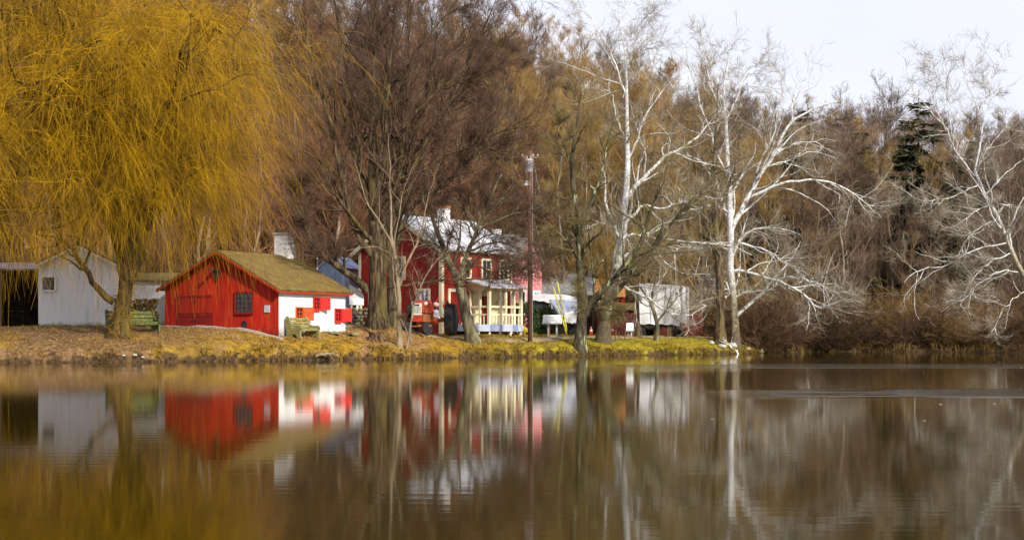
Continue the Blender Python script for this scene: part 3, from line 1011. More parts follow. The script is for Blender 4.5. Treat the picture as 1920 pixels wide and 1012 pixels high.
RSC = 0.9
rng = np.random.default_rng(41)
d = 79.0
make_tree("small_tree", "small crooked olive tree spreading before the big white trailer", "tree", B(1231, d), [
    trunk_fix(px_limb([(1231, 634, .15), (1232, 612, .13), (1229, 592, .12), (1218, 565, .09), (1205, 545, .06), (1190, 525, .03), (1180, 500, .01)], d, .1, .01)),
    px_limb([(1232, 603), (1245, 588), (1258, 572), (1272, 555), (1290, 545)], d, .08, .01, -.3), px_limb([(1226, 585), (1222, 560), (1224, 540), (1232, 520), (1240, 500)], d, .06, .01, .3),
    px_limb([(1222, 575), (1208, 570), (1195, 558), (1185, 545)], d, .05, .01, .3), px_limb([(1250, 580), (1256, 560), (1258, 540), (1262, 520)], d, .05, .01, .3)],
    [lv(10, 45, 4, .40, t0=.35, k=3, lmax=1.6, rmin=.009), lv(7, 45, 4, .5), lv(5, 45, 3, .5, rtip=.004)], BK_LICHEN, TW_OLIVE, nres=12)
rng = np.random.default_rng(42)
d = 80.0
make_tree("small_tree", "straight brown trunk standing against the left end of the white trailer", "tree", B(1195, d), [
    trunk_fix(px_limb([(1195, 632, .15), (1195, 600, .14), (1194, 570, .13), (1196, 530, .11), (1200, 480, .08), (1206, 420, .05), (1210, 350, .02)], d, .1, .01)),
    px_limb([(1196, 530), (1180, 500), (1172, 470), (1160, 430)], d, .06, .01, .3), px_limb([(1198, 512), (1215, 480), (1230, 440), (1250, 410)], d, .06, .01, -.3)],
    [lv(12, 45, 4, .40, t0=.3, k=3, lmax=1.8, rmin=.009), lv(7, 45, 4, .5), lv(5, 45, 3, .5, rtip=.004)], BK_BROWN, TW_OLIVE, nres=12)
rng = np.random.default_rng(43)
d = 81.0
make_tree("grey_trunk_tree", "stout grey trunk rising on the grassy point close left of the widest sycamore", "tree", B(1349, d), [
    trunk_fix(px_limb([(1349, 640, .34), (1350, 600, .31), (1351, 565, .29), (1349, 520, .26), (1345, 470, .22), (1340, 400, .17), (1338, 320, .12), (1342, 240, .07), (1345, 160, .03)], d, .3, .02)),
    px_limb([(1348, 500), (1330, 440), (1318, 380), (1300, 300), (1290, 220)], d, .13, .015, .6), px_limb([(1343, 430), (1360, 370), (1380, 300), (1390, 220)], d, .12, .015, .8)],
    [lv(12, 42, 5, .36, t0=.3, k=4, lmax=3.0, rmin=.011), lv(8, 42, 4, .45), lv(6, 44, 3, .5, rtip=.004)], BK_BROWN, TW_OLIVE, nres=14)

# ------------------------------------------------------------------ the hillside wood
BG_MATS = [mat("wood_red", (0.14, 0.065, 0.034), (0.27, 0.135, 0.072), 1.0, 0.95, rand=0.25), mat("wood_gold", (0.21, 0.128, 0.034), (0.38, 0.24, 0.078), 1.0, 0.95, rand=0.22),
           mat("wood_brown", (0.115, 0.074, 0.040), (0.22, 0.145, 0.082), 1.0, 0.95, rand=0.25), mat("wood_purple", (0.105, 0.072, 0.054), (0.20, 0.138, 0.10), 1.0, 0.95, rand=0.22)]
BG_BARK = mat("wood_bark", (0.09, 0.070, 0.050), (0.25, 0.20, 0.145), 3, .95, stretch=(1, 1, .3), rand=.4)
EDGE_LABEL = ["russet bare tree at the near edge of the hillside wood behind the buildings", "tawny bare tree at the wood's edge behind the white sycamores",
              "brown bare tree at the wood's edge above the far shore", "purplish bare tree at the wood's edge above the far shore"]


def wood_tree(seed, bark, height, upright):
    """One bare forest tree at the origin: returns the arrays of its trunk and its crown."""
    global rng
    rng = np.random.default_rng(seed)
    tr = [(0, 0, -0.4, .17), (rng.uniform(-.1, .1), rng.uniform(-.1, .1), 1.5, .135), (rng.uniform(-.3, .3), rng.uniform(-.3, .3), height * .35, .10),
          (rng.uniform(-.4, .4), rng.uniform(-.4, .4), height * .65, .06), (rng.uniform(-.5, .5), rng.uniform(-.5, .5), height * .97, .015)]
    p, r = spline(tr, 14, .05)
    a = tubes(p[None], r[None], 6)
    p1, r1, l1 = grow(p[None], r[None], 30, .15, .98, 40, height * .36, 6, .5, .009, up=upright, wig=.12, taper_len=.72, rmin=.016)
    p2, r2, l2 = grow(p1, r1, 9, .15, 1, 36, np.maximum(l1 * .45, .7), 4, .5, .006, up=upright, wig=.13, rmin=.010)
    p3, r3, l3 = grow(p2, r2, 6, .15, 1, 34, np.maximum(l2 * .55, .5), 3, .6, .005, up=upright, wig=.12, rmin=.0075)
    p4, r4, l4 = grow(p3, r3, 2.8, .2, 1, 32, np.maximum(l3 * .7, .4), 2, .7, .004, up=upright, wig=.1, rmin=.006)
    return a, join([tubes(p1, r1, 4), tubes(p2, r2, 3), tubes(p3, r3, 3), tubes(p4, r4, 3)])


protos = []
spots0 = [(760, 93), (1050, 96), (1640, 108), (1885, 104)]
for k in range(4):
    x, y = (spots0[k][0] - 960) / FPX * spots0[k][1], spots0[k][1]
    t = thing("wood_tree", EDGE_LABEL[k], "tree", (x, y, gz(x, y)), 0, "bare trees along the edge of the hillside wood")
    a, c = wood_tree(100 + k, None, 13.5 + 1.0 * (k % 2), .10 + .03 * (k % 3))
    raw_mesh("trunk", a[0], a[1], BG_BARK, t)
    raw_mesh("crown", c[0], c[1], BG_MATS[k], t)
    protos.append(t)
rng = np.random.default_rng(55)
edge = [(640, 90, 0), (560, 92, 0), (830, 95, 0), (905, 97, 0), (480, 88, 0), (380, 90, 0), (960, 100, 0), (1010, 98, 0), (300, 86, 0), (200, 84, 0), (90, 82, 0),
        (1095, 97, 1), (1140, 95, 1), (1205, 98, 1), (1255, 97, 1), (1310, 96, 1), (1395, 99, 1), (1440, 101, 1), (1490, 103, 1), (1550, 104, 2), (1620, 108, 2), (1665, 107, 3), (1850, 103, 3), (1910, 98, 3), (1800, 108, 2), (1705, 101, 2), (1745, 102, 3), (1770, 105, 2), (1530, 101, 2), (1575, 103, 3)]
HUE = ["russet", "tawny", "brown", "purplish"]
BEHIND = {90: "the open lean-to", 200: "the white shed's gable", 300: "the gap between white shed and red barn", 380: "the barn roof's near slope", 480: "the barn ridge", 560: "the barn chimney",
          640: "the blue-grey shed", 760: "the red house's gable peak", 830: "the middle of the red house roof", 905: "the red house chimney's right side", 960: "the pink house chimney", 1010: "the utility pole's top",
          1050: "the long grey-roofed shed", 1095: "the forked tree's vertical stem", 1140: "the rusty-roofed shed", 1205: "the trailer's left end", 1255: "the trailer's middle", 1310: "the gap between trailer and grey trunk",
          1395: "the widest sycamore's trunk", 1440: "the widest sycamore's thick right fork", 1490: "the lowest drooping sycamore limb", 1530: "the bend of the long drooping limb", 1550: "the tip of the drooping sycamore limb",
          1575: "the first shore gap past the sycamore limbs", 1620: "the long leaning dead trunk", 1640: "the leaning dead trunk's upper end", 1665: "the slope just left of the tall spruce", 1705: "the shore brush and before the spruce's left skirt",
          1745: "the shore brush and before the spruce's right skirt", 1770: "the space right of the tall spruce", 1800: "the tips of the thin sycamore's limbs", 1850: "the thin sycamore's middle", 1885: "the thin sycamore's lower trunk", 1910: "the photo's right edge"}


def edge_label(px, k):
    return HUE[k] + " bare tree fronting the wood behind " + BEHIND[px]


for k in range(4):
    protos[k]["label"] = edge_label((760, 1050, 1640, 1885)[k], k)
for px, y, k in edge:
    c = copy_tree(protos[k])
    c["label"] = edge_label(px, k)
    x = (px - 960) / FPX * y
    c.location = (x, y, gz(x, y))
    c.rotation_euler = (0, 0, rng.uniform(0, 6.28))
    s = rng.uniform(0.8, 1.15) * (.62 if px in (1705, 1745, 1770) else 1.0)
    c.scale = (s, s, s * rng.uniform(.95, 1.12))


def scatter_wood(name, pts, rots, scs, idx, sources, label):
    """One object whose points each carry a copy of a source tree's crown and trunk."""
    me = bpy.data.meshes.new(name)
    me.from_pydata([tuple(p) for p in pts], [], [])
    for an, arr in (("rot", rots), ("scl", scs)):
        at = me.attributes.new(an, 'FLOAT', 'POINT')
        at.data.foreach_set("value", np.array(arr, dtype=np.float32))
    at = me.attributes.new("idx", 'INT', 'POINT')
    at.data.foreach_set("value", np.array(idx, dtype=np.int32))
    o = link(name, me)
    ng = bpy.data.node_groups.new(name, 'GeometryNodeTree')
    ng.interface.new_socket("Geometry", in_out='INPUT', socket_type='NodeSocketGeometry')
    ng.interface.new_socket("Geometry", in_out='OUTPUT', socket_type='NodeSocketGeometry')
    N, L = ng.nodes, ng.links
    gi, go = N.new("NodeGroupInput"), N.new("NodeGroupOutput")
    m2p = N.new("GeometryNodeMeshToPoints")
    L.new(gi.outputs[0], m2p.inputs["Mesh"])
    iop = N.new("GeometryNodeInstanceOnPoints")
    L.new(m2p.outputs["Points"], iop.inputs["Points"])
    jall = N.new("GeometryNodeJoinGeometry")
    for src in reversed(sources):
        jn = N.new("GeometryNodeJoinGeometry")
        for ob in src:
            oi = N.new("GeometryNodeObjectInfo")
            oi.inputs["Object"].default_value = ob
            L.new(oi.outputs["Geometry"], jn.inputs[0])
        g1 = N.new("GeometryNodeGeometryToInstance")
        L.new(jn.outputs[0], g1.inputs[0])
        L.new(g1.outputs[0], jall.inputs[0])

    def attr(nm, ty):
        a = N.new("GeometryNodeInputNamedAttribute")
        a.data_type = ty
        a.inputs["Name"].default_value = nm
        return a.outputs["Attribute"]
    L.new(jall.outputs[0], iop.inputs["Instance"])
    iop.inputs["Pick Instance"].default_value = True
    L.new(attr("idx", 'INT'), iop.inputs["Instance Index"])
    cx = N.new("ShaderNodeCombineXYZ")
    L.new(attr("rot", 'FLOAT'), cx.inputs["Z"])
    L.new(cx.outputs[0], iop.inputs["Rotation"])
    L.new(attr("scl", 'FLOAT'), iop.inputs["Scale"])
    L.new(iop.outputs["Instances"], go.inputs[0])
    md = o.modifiers.new("scatter", 'NODES')
    md.node_group = ng
    return stuff(o, label)


def src_of(t_):
    return [c for c in t_.children]


pts, rots, scs, idx = [], [], [], []
rng = np.random.default_rng(56)
for y in np.arange(99, 165, 4.0):
    half = y * 0.40 + 6
    for x in np.arange(-half, half, 3.4):
        X = x + rng.uniform(-1.8, 1.8)
        Y = y + rng.uniform(-2.2, 2.2)
        y0 = float(np.interp(X, [-40, 0, 20, 40], [88, 99, 106, 106]))
        if Y < y0:
            continue
        # wood kinds change across the slope
        w = np.array([np.interp(X, [-10, 6, 14], [1.0, .15, .03]), np.interp(X, [-2, 5, 14, 22], [.15, 1.1, 1.0, .25]), np.interp(X, [5, 18], [.3, .9]), np.interp(X, [10, 22], [.15, 1.2])])
        idx.append(int(rng.choice(4, p=w / w.sum())))
        pts.append((X, Y, gz(X, Y)))
        rots.append(rng.uniform(0, 6.28))
        scs.append(rng.uniform(.75, 1.05) * float(np.interp(X, [-10, 4, 24, 40], [1.12, 1.15, .98, .92])))
scatter_wood("wood", pts, rots, scs, idx, [src_of(t_) for t_ in protos], "bare brown winter wood covering the hillside behind")

# brush: proto shrubs, copies along the far shore, and the undergrowth mass
SHR_MATS = [mat("brush_brown", (0.10, 0.056, 0.027), (0.20, 0.115, 0.055), 2, .95, rand=.25), mat("brush_straw", (0.15, 0.088, 0.022), (0.27, 0.165, 0.045), 2, .95, rand=.2), mat("brush_dark", (0.045, 0.026, 0.016), (0.11, 0.064, 0.036), 2, .95, rand=.25)]


def shrub_mesh(seed, stems, h, spread):
    global rng
    rng = np.random.default_rng(seed)
    N = stems
    az, r = rng.uniform(0, 6.28, N), rng.uniform(0, .35, N)
    p0 = np.stack([np.cos(az) * r, np.sin(az) * r, np.full(N, -.1)], -1)
    ln = rng.uniform(.5, 1.1, N) * h
    tilt = rng.uniform(0, spread, N)
    d = np.stack([np.cos(az) * np.sin(tilt), np.sin(az) * np.sin(tilt), np.cos(tilt)], -1)
    pts = np.empty((N, 6, 3))
    pts[:, 0] = p0
    for s in range(5):
        d = d + rng.normal(0, .12, (N, 3))
        d[:, 2] -= .05
        d /= np.linalg.norm(d, axis=1, keepdims=True)
        pts[:, s + 1] = pts[:, s] + d * (ln / 5)[:, None]
    rad = np.linspace(.016, .005, 6)[None].repeat(N, 0)
    p2, r2, l2 = grow(pts, rad, 8, .2, 1, 38, ln * .4, 4, .7, .004, wig=.2, rmin=.007)
    p3, r3, l3 = grow(p2, r2, 4, .2, 1, 38, np.maximum(l2 * .5, .12), 2, .7, .003, wig=.2, rmin=.005)
    return join([tubes(pts, rad, 3), tubes(p2, r2, 3), tubes(p3, r3, 3)])


shrubs = []
SH_LAB = ["brown leafless shrub in the thicket along the far shore", "straw coloured shrub in the thicket along the far shore", "dark leafless shrub in the thicket along the far shore"]
sh_spots = [(1420, 84.5, 0, 1.1), (1450, 88, 0, 1.25), (1480, 91, 2, 1.2), (1510, 92.5, 2, 1.3), (1545, 93.5, 0, 1.2), (1575, 94.5, 1, 1.0), (1612, 95, 0, 1.2), (1645, 94.8, 2, 1.0), (1680, 94, 0, 1.3), (1710, 93, 2, 1.25),
            (1740, 92.3, 2, 1.0), (1770, 91.6, 1, .9), (1805, 91, 1, .85), (1835, 90.2, 0, 1.1), (1865, 89, 1, 1.0), (1895, 88, 0, 1.2), (1925, 86.5, 2, 1.2), (1400, 86, 2, 1.0), (1530, 97, 0, 1.5), (1600, 99, 1, 1.4),
            (1660, 98, 2, 1.5), (1725, 97, 0, 1.5), (1790, 95, 0, 1.5), (1850, 94, 2, 1.5), (1460, 94, 0, 1.5), (1430, 91, 2, 1.4)]
for k in range(3):
    V, Q = shrub_mesh(200 + k, 80, 2.0, 1.15)
    shrubs.append(raw_mesh("shrub", V, Q, SHR_MATS[k]))
used = set()
rng = np.random.default_rng(57)
ORD = "first second third fourth fifth sixth seventh eighth ninth tenth eleventh twelfth thirteenth fourteenth fifteenth sixteenth seventeenth eighteenth nineteenth twentieth".split()
for px, y, k, s in sh_spots:
    y_in = y
    o = shrubs[k] if k not in used else shrubs[k].copy()
    if k in used:
        col.objects.link(o)
    used.add(k)
    x = (px - 960) / FPX * y
    y = max(float(shore(x)) + .25, y - (1.2 if y < 96 else 0))
    o.location = (x, y, gz(x, y))
    o.rotation_euler = (0, 0, rng.uniform(0, 6.28))
    o.scale = (s * 1.4, s * 1.4, s * 1.25)
    rank = [q for q in sorted(sh_spots) if (q[3] >= 1.35) == (s >= 1.35)].index((px, y_in, k, s))
    lab = ("tall " if s >= 1.35 else "") + ("brown", "straw coloured", "dark")[k] + (" shrub standing back in the thicket, " if s >= 1.35 else " leafless shrub at the far water's edge, ") + ORD[rank] + " from the grassy point"
    tag(o, lab, "shrub", "leafless shrubs along the far shore")
pts, rots, scs, idx = [], [], [], []
for _ in range(900):
    X = rng.uniform(-52, 62)
    Y = rng.uniform(88, 160)
    if abs(X) > Y * .42 or Y < np.interp(X, [-40, -8, 0, 12, 14, 20, 40], [86, 90, 97, 100, 92, 94, 88]) or Y < shore(X) + 1.0:
        continue
    pts.append((X, Y, gz(X, Y)))
    rots.append(rng.uniform(0, 6.28))
    scs.append(rng.uniform(1.0, 2.3))
    idx.append(int(rng.choice(3, p=[.5, .2, .3])))
scatter_wood("undergrowth", pts, rots, scs, idx, [[s_] for s_ in shrubs], "brown winter undergrowth beneath the hillside wood")


# ------------------------------------------------------------------ evergreens
NEEDLE = mat("needles", (0.022, 0.032, 0.014), (0.075, 0.085, 0.030), 2.0, 0.9, rand=.25)


def conifer_mesh(seed, h, rbase):
    global rng
    rng = np.random.default_rng(seed)
    n = 260
    zt = 1 - np.sqrt(rng.uniform(0, 1, n))
    z = .12 * h + zt * .87 * h
    az = rng.uniform(0, 6.28, n)
    L = rbase * (1 - zt) ** .9 * rng.uniform(.7, 1.1, n) + .12
    pts = np.empty((n, 5, 3))
    for s in range(5):
        u = s / 4
        pts[:, s, 0] = np.cos(az) * L * u
        pts[:, s, 1] = np.sin(az) * L * u
        pts[:, s, 2] = z - L * .28 * u + L * .18 * u * u
    rad = np.linspace(.035, .008, 5)[None].repeat(n, 0)
    br = tubes(pts, rad, 3)
    # needle sprays: slim leaf-sized faces along each branch
    N = 46000
    b = rng.choice(n, N, p=L / L.sum())
    u = rng.uniform(.12, 1, N) * 4
    i = np.minimum(u.astype(int), 3)
    f = (u - i)[:, None]
    p = pts[b, i] * (1 - f) + pts[b, i + 1] * f
    d = pts[b, i + 1] - pts[b, i]
    d /= np.linalg.norm(d, axis=1, keepdims=True) + 1e-9
    q = rng.normal(0, 1, (N, 3))
    q[:, 2] = q[:, 2] * .35 - .35
    dv = d * .55 + q * .6
    dv /= np.linalg.norm(dv, axis=1, keepdims=True)
    sd = np.cross(dv, rng.normal(0, 1, (N, 3)))
    sd /= np.linalg.norm(sd, axis=1, keepdims=True) + 1e-9
    ln = rng.uniform(.18, .50, N)[:, None]
    wd = rng.uniform(.03, .065, N)[:, None]
    V = np.stack([p - sd * wd * .6, p + dv * ln * .5 + sd * wd, p + dv * ln, p + dv * ln * .5 - sd * wd], 1).reshape(-1, 3)
    Q = np.arange(N * 4).reshape(N, 4)
    tp, tr = spline([(0, 0, -.3, .17), (0, 0, h * .5, .10), (0, 0, h * .97, .015)], 8)
    return tubes(tp[None], tr[None], 7), join([br, (V, Q)])


con = thing("spruce_tree", "tall dark spruce rising behind the thin leaning sycamore", "tree", (0, 0, 0), 0, "evergreens on the far slope")
ct, cc = conifer_mesh(300, 13.0, 3.4)
raw_mesh("trunk", ct[0], ct[1], BK_DARK, con)
raw_mesh("crown", cc[0], cc[1], NEEDLE, con)
for k, (px, py, y, lab) in enumerate([(1722, 165, 111, None), (1515, 185, 118, "dark evergreen standing behind the widest sycamore's right limbs"), (1590, 198, 119, "dark evergreen midway between the widest sycamore and the tall spruce"),
                                      (1822, 245, 118, "smaller dark evergreen right of the tall spruce, behind the thin sycamore"), (1130, 225, 130, "evergreen half hidden on the slope behind the white limbed sycamore")]):
    o = con if k == 0 else copy_tree(con)
    x = (px - 960) / FPX * y
    zt = CAM_H + (HOR - py) / FPX * y
    g = gz(x, y)
    s = (zt - g) / 13.0
    o.location = (x, y, g)
    o.scale = (s * 1.3, s * 1.3, s)
    o.rotation_euler = (0, 0, k * 1.3)
    if lab:
        o["label"] = lab


# ------------------------------------------------------------------ buildings
RED = mat("red_paint", (0.32, 0.008, 0.002), (0.48, 0.020, 0.005), 3, .75, .2, stretch=(6, 6, .6), rand=.16, c3=(0.46, 0.055, 0.012), c3scale=.8, c3range=(.52, .72))
RED_DK = mat("red_dark", (0.17, 0.006, 0.004), (0.25, 0.010, 0.006), 3, .75, .15, stretch=(5, 5, .6), rand=.06)
RED_HOUSE = mat("red_house_paint", (0.24, 0.008, 0.004), (0.34, 0.014, 0.007), 3, .75, .2, stretch=(6, 6, .5), rand=.12)
RED_BR = mat("red_bright", (0.62, 0.010, 0.006), (0.70, 0.02, 0.01), 3, .6)
ORANGE_SH = mat("shutter_orange", (0.62, 0.05, 0.008), (0.70, 0.08, 0.012), 3, .6)
WHITE = mat("white_paint", (0.85, 0.86, 0.87), (0.90, 0.90, 0.90), 3, .7, .2, stretch=(4, 4, .6), c3=(0.66, 0.67, 0.58), c3scale=.9, c3range=(.62, .78), rand=.015)
PLASTER = mat("white_plaster", (0.70, 0.70, 0.70), (0.80, 0.80, 0.80), 2.5, .85, .5, bscale=6, c3=(0.50, 0.50, 0.52), c3scale=1.2, c3range=(.58, .75))


def add_grime(m, top, colour):
    """Mould and splash dirt that has settled on the lowest part of a wall."""
    nt = m.node_tree
    p = nt.nodes["Principled BSDF"]
    src = p.inputs["Base Color"].links[0].from_socket
    tc = nt.nodes.new("ShaderNodeTexCoord")
    sp = nt.nodes.new("ShaderNodeSeparateXYZ")
    nt.links.new(tc.outputs["Object"], sp.inputs[0])
    n = nt.nodes.new("ShaderNodeTexNoise")
    n.inputs["Scale"].default_value = 3.5
    n.inputs["Detail"].default_value = 7.0
    nt.links.new(tc.outputs["Object"], n.inputs["Vector"])
    a = nt.nodes.new("ShaderNodeMath")
    a.operation = 'MULTIPLY_ADD'
    nt.links.new(n.outputs["Fac"], a.inputs[0])
    a.inputs[1].default_value = -top * 1.6
    nt.links.new(sp.outputs["Z"], a.inputs[2])
    r = nt.nodes.new("ShaderNodeMapRange")
    r.inputs["From Min"].default_value = -.12 * top
    r.inputs["From Max"].default_value = -.75 * top
    r.inputs["To Max"].default_value = .85
    nt.links.new(a.outputs[0], r.inputs["Value"])
    x = nt.nodes.new("ShaderNodeMix")
    x.data_type = 'RGBA'
    nt.links.new(r.outputs["Result"], x.inputs["Factor"])
    nt.links.new(src, x.inputs["A"])
    x.inputs["B"].default_value = lin(colour)
    nt.links.new(x.outputs["Result"], p.inputs["Base Color"])


add_grime(PLASTER, .55, (0.16, 0.16, 0.17))
add_grime(WHITE, .28, (0.30, 0.32, 0.13))
add_grime(RED, .5, (0.10, 0.02, 0.015))
add_grime(RED_HOUSE, .6, (0.12, 0.03, 0.02))
CREAM = mat("cream_trim", (0.74, 0.66, 0.42), (0.80, 0.74, 0.54), 2.5, .65)
CREAM2 = mat("cream_wall", (0.70, 0.58, 0.30), (0.76, 0.66, 0.38), 2.5, .7)
GLASS = mat("window_glass", (0.015, 0.018, 0.02), None, rough=.08, spec=.6)
ROOF_BR = mat("roof_mossy", (0.085, 0.056, 0.018), (0.23, 0.15, 0.040), 14, .95, .7, bscale=30, detail=8, c3=(0.22, 0.16, 0.03), c3scale=2.5, c3range=(.5, .7))
ROOF_WH = mat("roof_white_metal", (0.50, 0.52, 0.58), (0.66, 0.68, 0.73), 2, .45, .1)
ROOF_GR = mat("roof_grey", (0.16, 0.155, 0.15), (0.34, 0.33, 0.32), 6, .9, .5, stretch=(1, 1, 3))
DARKWOOD = mat("dark_wood", (0.018, 0.012, 0.008), (0.06, 0.04, 0.025), 5, .9, .4, stretch=(1, 1, .3))
RAWWOOD = mat("raw_wood", (0.14, 0.09, 0.05), (0.26, 0.17, 0.09), 6, .9, .4, stretch=(1, 1, .25))
BLUEGREY = mat("blue_grey_paint", (0.18, 0.22, 0.38), (0.26, 0.31, 0.46), 3, .7, .1)
BLUELT = mat("blue_grey_light", (0.36, 0.42, 0.55), (0.44, 0.50, 0.62), 3, .7)
PINK = mat("pink_paint", (0.62, 0.20, 0.20), (0.70, 0.27, 0.27), 4, .75, rand=.08)
STONE = mat("field_stone", (0.06, 0.055, 0.042), (0.25, 0.235, 0.18), 4, .95, .6, c3=(0.24, 0.24, 0.09), c3scale=3, rand=.3)
CONC = mat("concrete", (0.32, 0.30, 0.27), (0.44, 0.41, 0.37), 5, .95, .3)
YELLOW = mat("yellow_paint", (0.62, 0.42, 0.03), (0.70, 0.50, 0.05), 4, .6)
BRICK = mat("chimney_brick", (0.30, 0.12, 0.06), (0.40, 0.18, 0.10), 9, .9)
IRON = mat("black_iron", (0.012, 0.012, 0.013), (0.03, 0.03, 0.03), 6, .6)
METAL_GR = mat("galvanised", (0.42, 0.45, 0.50), (0.58, 0.61, 0.66), 3, .5, metallic=.3)


def boards(root, x0, x1, step, base, top, m, y=0.0, th=.035, gap=.012, name="board", axis='x', seed=1):
    """Vertical boards on a wall; top(x) gives the height. axis x: wall on plane y; axis y: wall on plane x = y-argument."""
    r = np.random.default_rng(seed)
    n = max(1, round((x1 - x0) / step))
    st = (x1 - x0) / n
    for i in range(n):
        a, b = x0 + i * st + gap / 2, x0 + (i + 1) * st - gap / 2
        t = th * r.uniform(.7, 1.15)
        pk = [a, b]
        for q in getattr(top, "breaks", []):
            if a < q < b:
                pk.insert(1, q)
        lo = base - r.uniform(0, .02)
        if axis == 'x':
            poly = [(a, y, lo), (b, y, lo)] + [(q, y, top(q)) for q in reversed(pk)]
            mb = MB().extrude(poly, (0, -t, 0))
        else:
            poly = [(y, a, lo), (y, b, lo)] + [(y, q, top(q)) for q in reversed(pk)]
            mb = MB().extrude(poly, (t, 0, 0))
        mb.build(name, m, root)


def window(root, c, w, h, nx, ny, frame_m, axis='x', fw=.07, sash_m=None, out=-1, pane_m=None):
    """Window with frame, bars and single panes. axis x: in a wall facing -y at c=(x,y,z); axis y: wall facing +x."""
    x, y, z = c

    def bx(mb, a0, a1, z0, z1, o0, o1):
        if axis == 'x':
            mb.box(x + a0, x + a1, y - o1, y - o0, z + z0, z + z1)
        else:
            mb.box(x + o0, x + o1, y + a0, y + a1, z + z0, z + z1)
    f = MB()
    bx(f, -w / 2 - fw, -w / 2, -h / 2 - fw, h / 2 + fw, 0, .06)
    bx(f, w / 2, w / 2 + fw, -h / 2 - fw, h / 2 + fw, 0, .06)
    bx(f, -w / 2, w / 2, h / 2, h / 2 + fw, 0, .06)
    bx(f, -w / 2, w / 2, -h / 2 - fw, -h / 2, 0, .075)
    win = f.build("window", frame_m, root)
    bars = MB()
    for i in range(1, nx):
        bx(bars, -w / 2 + w * i / nx - .012, -w / 2 + w * i / nx + .012, -h / 2, h / 2, .012, .04)
    for j in range(1, ny):
        bx(bars, -w / 2, w / 2, -h / 2 + h * j / ny - .012, -h / 2 + h * j / ny + .012, .014, .042)
    if nx > 1 or ny > 1:
        bars.build("glazing_bars", sash_m or frame_m, win)
    for i in range(nx):
        for j in range(ny):
            pn = MB()
            bx(pn, -w / 2 + w * i / nx + .006, -w / 2 + w * (i + 1) / nx - .006, -h / 2 + h * j / ny + .006, -h / 2 + h * (j + 1) / ny - .006, .004, .010)
            pn.build("pane", pane_m or GLASS, win)
    return win


def gable_shell(root, W, L, eave, rise, wall_m, roof_m, over=.25, th=.09, px=0.0, roof2=None, eave_l=None):
    """Solid body from x=-W/2..W/2, y=0..L with its ridge along y at x=px; two roof slabs."""
    el = eave if eave_l is None else eave_l
    pk = max(eave, el) + rise
    MB().extrude([(-W / 2, 0, -.4), (W / 2, 0, -.4), (W / 2, 0, eave), (px, 0, pk), (-W / 2, 0, el)], (0, L, 0)).build("wall", wall_m, root)
    for sgn, e in ((1, eave), (-1, el)):
        dx = sgn * W / 2 - px
        dz = e - pk
        n = Vector((-dz, 0, dx)) if dx > 0 else Vector((dz, 0, -dx))
        n.normalize()
        ex = 1 + over / math.hypot(dx, dz)
        a = Vector((px, -over, pk + .01))
        b = Vector((px + dx * ex, -over, pk + dz * ex + .01))
        MB().extrude([a, b, b + n * th, a + n * th * 1.0], (0, L + 2 * over, 0)).build("roof", roof_m, root)
        # barge board on the front edge
    return pk


class Gable:
    def __init__(self, W, eave, pk, px=0.0, el=None):
        self.W, self.e, self.pk, self.px = W, eave, pk, px
        self.el = eave if el is None else el
        self.breaks = [px]

    def __call__(self, x):
        if x >= self.px:
            return self.pk + (self.e - self.pk) * (x - self.px) / (self.W / 2 - self.px) - .01
        return self.pk + (self.el - self.pk) * (self.px - x) / (self.px + self.W / 2) - .01


class Flat:
    breaks = []

    def __init__(self, z):
        self.z = z

    def __call__(self, x):
        return self.z


def rake(root, W, eave, pk, m, px=0.0, el=None, y=-.28, over=.27, w=.16, name="barge_board"):
    el = eave if el is None else el
    for sgn, e in ((1, eave), (-1, el)):
        dx, dz = sgn * W / 2 - px, e - pk
        k = 1 + over / math.hypot(dx, dz)
        MB().bar((px, y, pk - .03), (px + dx * k, y, pk + dz * k - .03), .05, w, up=(0, 0, 1)).build(name, m, root)


# --- red barn with white plaster side
th = math.radians(30)
cx, cy = (523 - 960) / FPX * 60.5, 60.5
W, L, EV, RS = 6.5, 4.7, 2.0, 1.52
fx, fy = cx - math.cos(th) * W / 2, cy + math.sin(th) * W / 2
zb = gz(cx, cy) + .02
barn = thing("red_barn", "low red barn with white plaster side wall, red shutters and white chimney", "barn", (fx, fy, zb), -th)
pk = gable_shell(barn, W, L, EV, RS, PLASTER, ROOF_BR, over=.28, eave_l=EV + .12)
boards(barn, -W / 2, W / 2, .26, 0.0, Gable(W, EV, pk, el=EV + .12), RED, y=-.002, seed=3)
rake(barn, W, EV, pk, RED, el=EV + .12, y=-.30, w=.075)
MB().bar((W / 2 + .22, -.25, EV - .15), (W / 2 + .22, L + .25, EV - .15), .04, .06).build("eave_board", RED, barn)
window(barn, (1.38, -.04, 1.42), .92, .84, 4, 4, RED_DK, sash_m=DARKWOOD)
for k, xx in enumerate((-2.50, -1.43)):                       # split door: two leaves below, two above
    for j, (z0, z1) in enumerate(((0.02, 0.98), (1.0, 1.82))):
        dd = MB().box(xx, xx + 1.05, -.075, -.040, z0, z1)
        o = dd.build("door_leaf", RED_DK if j == 0 else RED, barn)
        MB().box(xx + .02, xx + 1.03, -.090, -.076, z1 - .14, z1 - .05).build("rail", RED_DK, o)
        MB().box(xx + (.95 if k == 0 else .04), xx + (1.01 if k == 0 else .10), -.12, -.092, z1 - .32, z1 - .28).build("hinge", IRON, o)
hook = MB().box(-.20, -.12, -.62, -.04, 2.86, 2.95).box(-.42, .10, -.12, -.05, 2.78, 2.86).box(-.22, -.08, -.11, -.045, 2.42, 2.80)
hook.bar((-.40, -.08, 2.80), (-.15, -.08, 2.45), .05, .06).bar((.08, -.08, 2.80), (-.15, -.08, 2.45), .05, .06).build("hoist_bracket", DARKWOOD, barn)
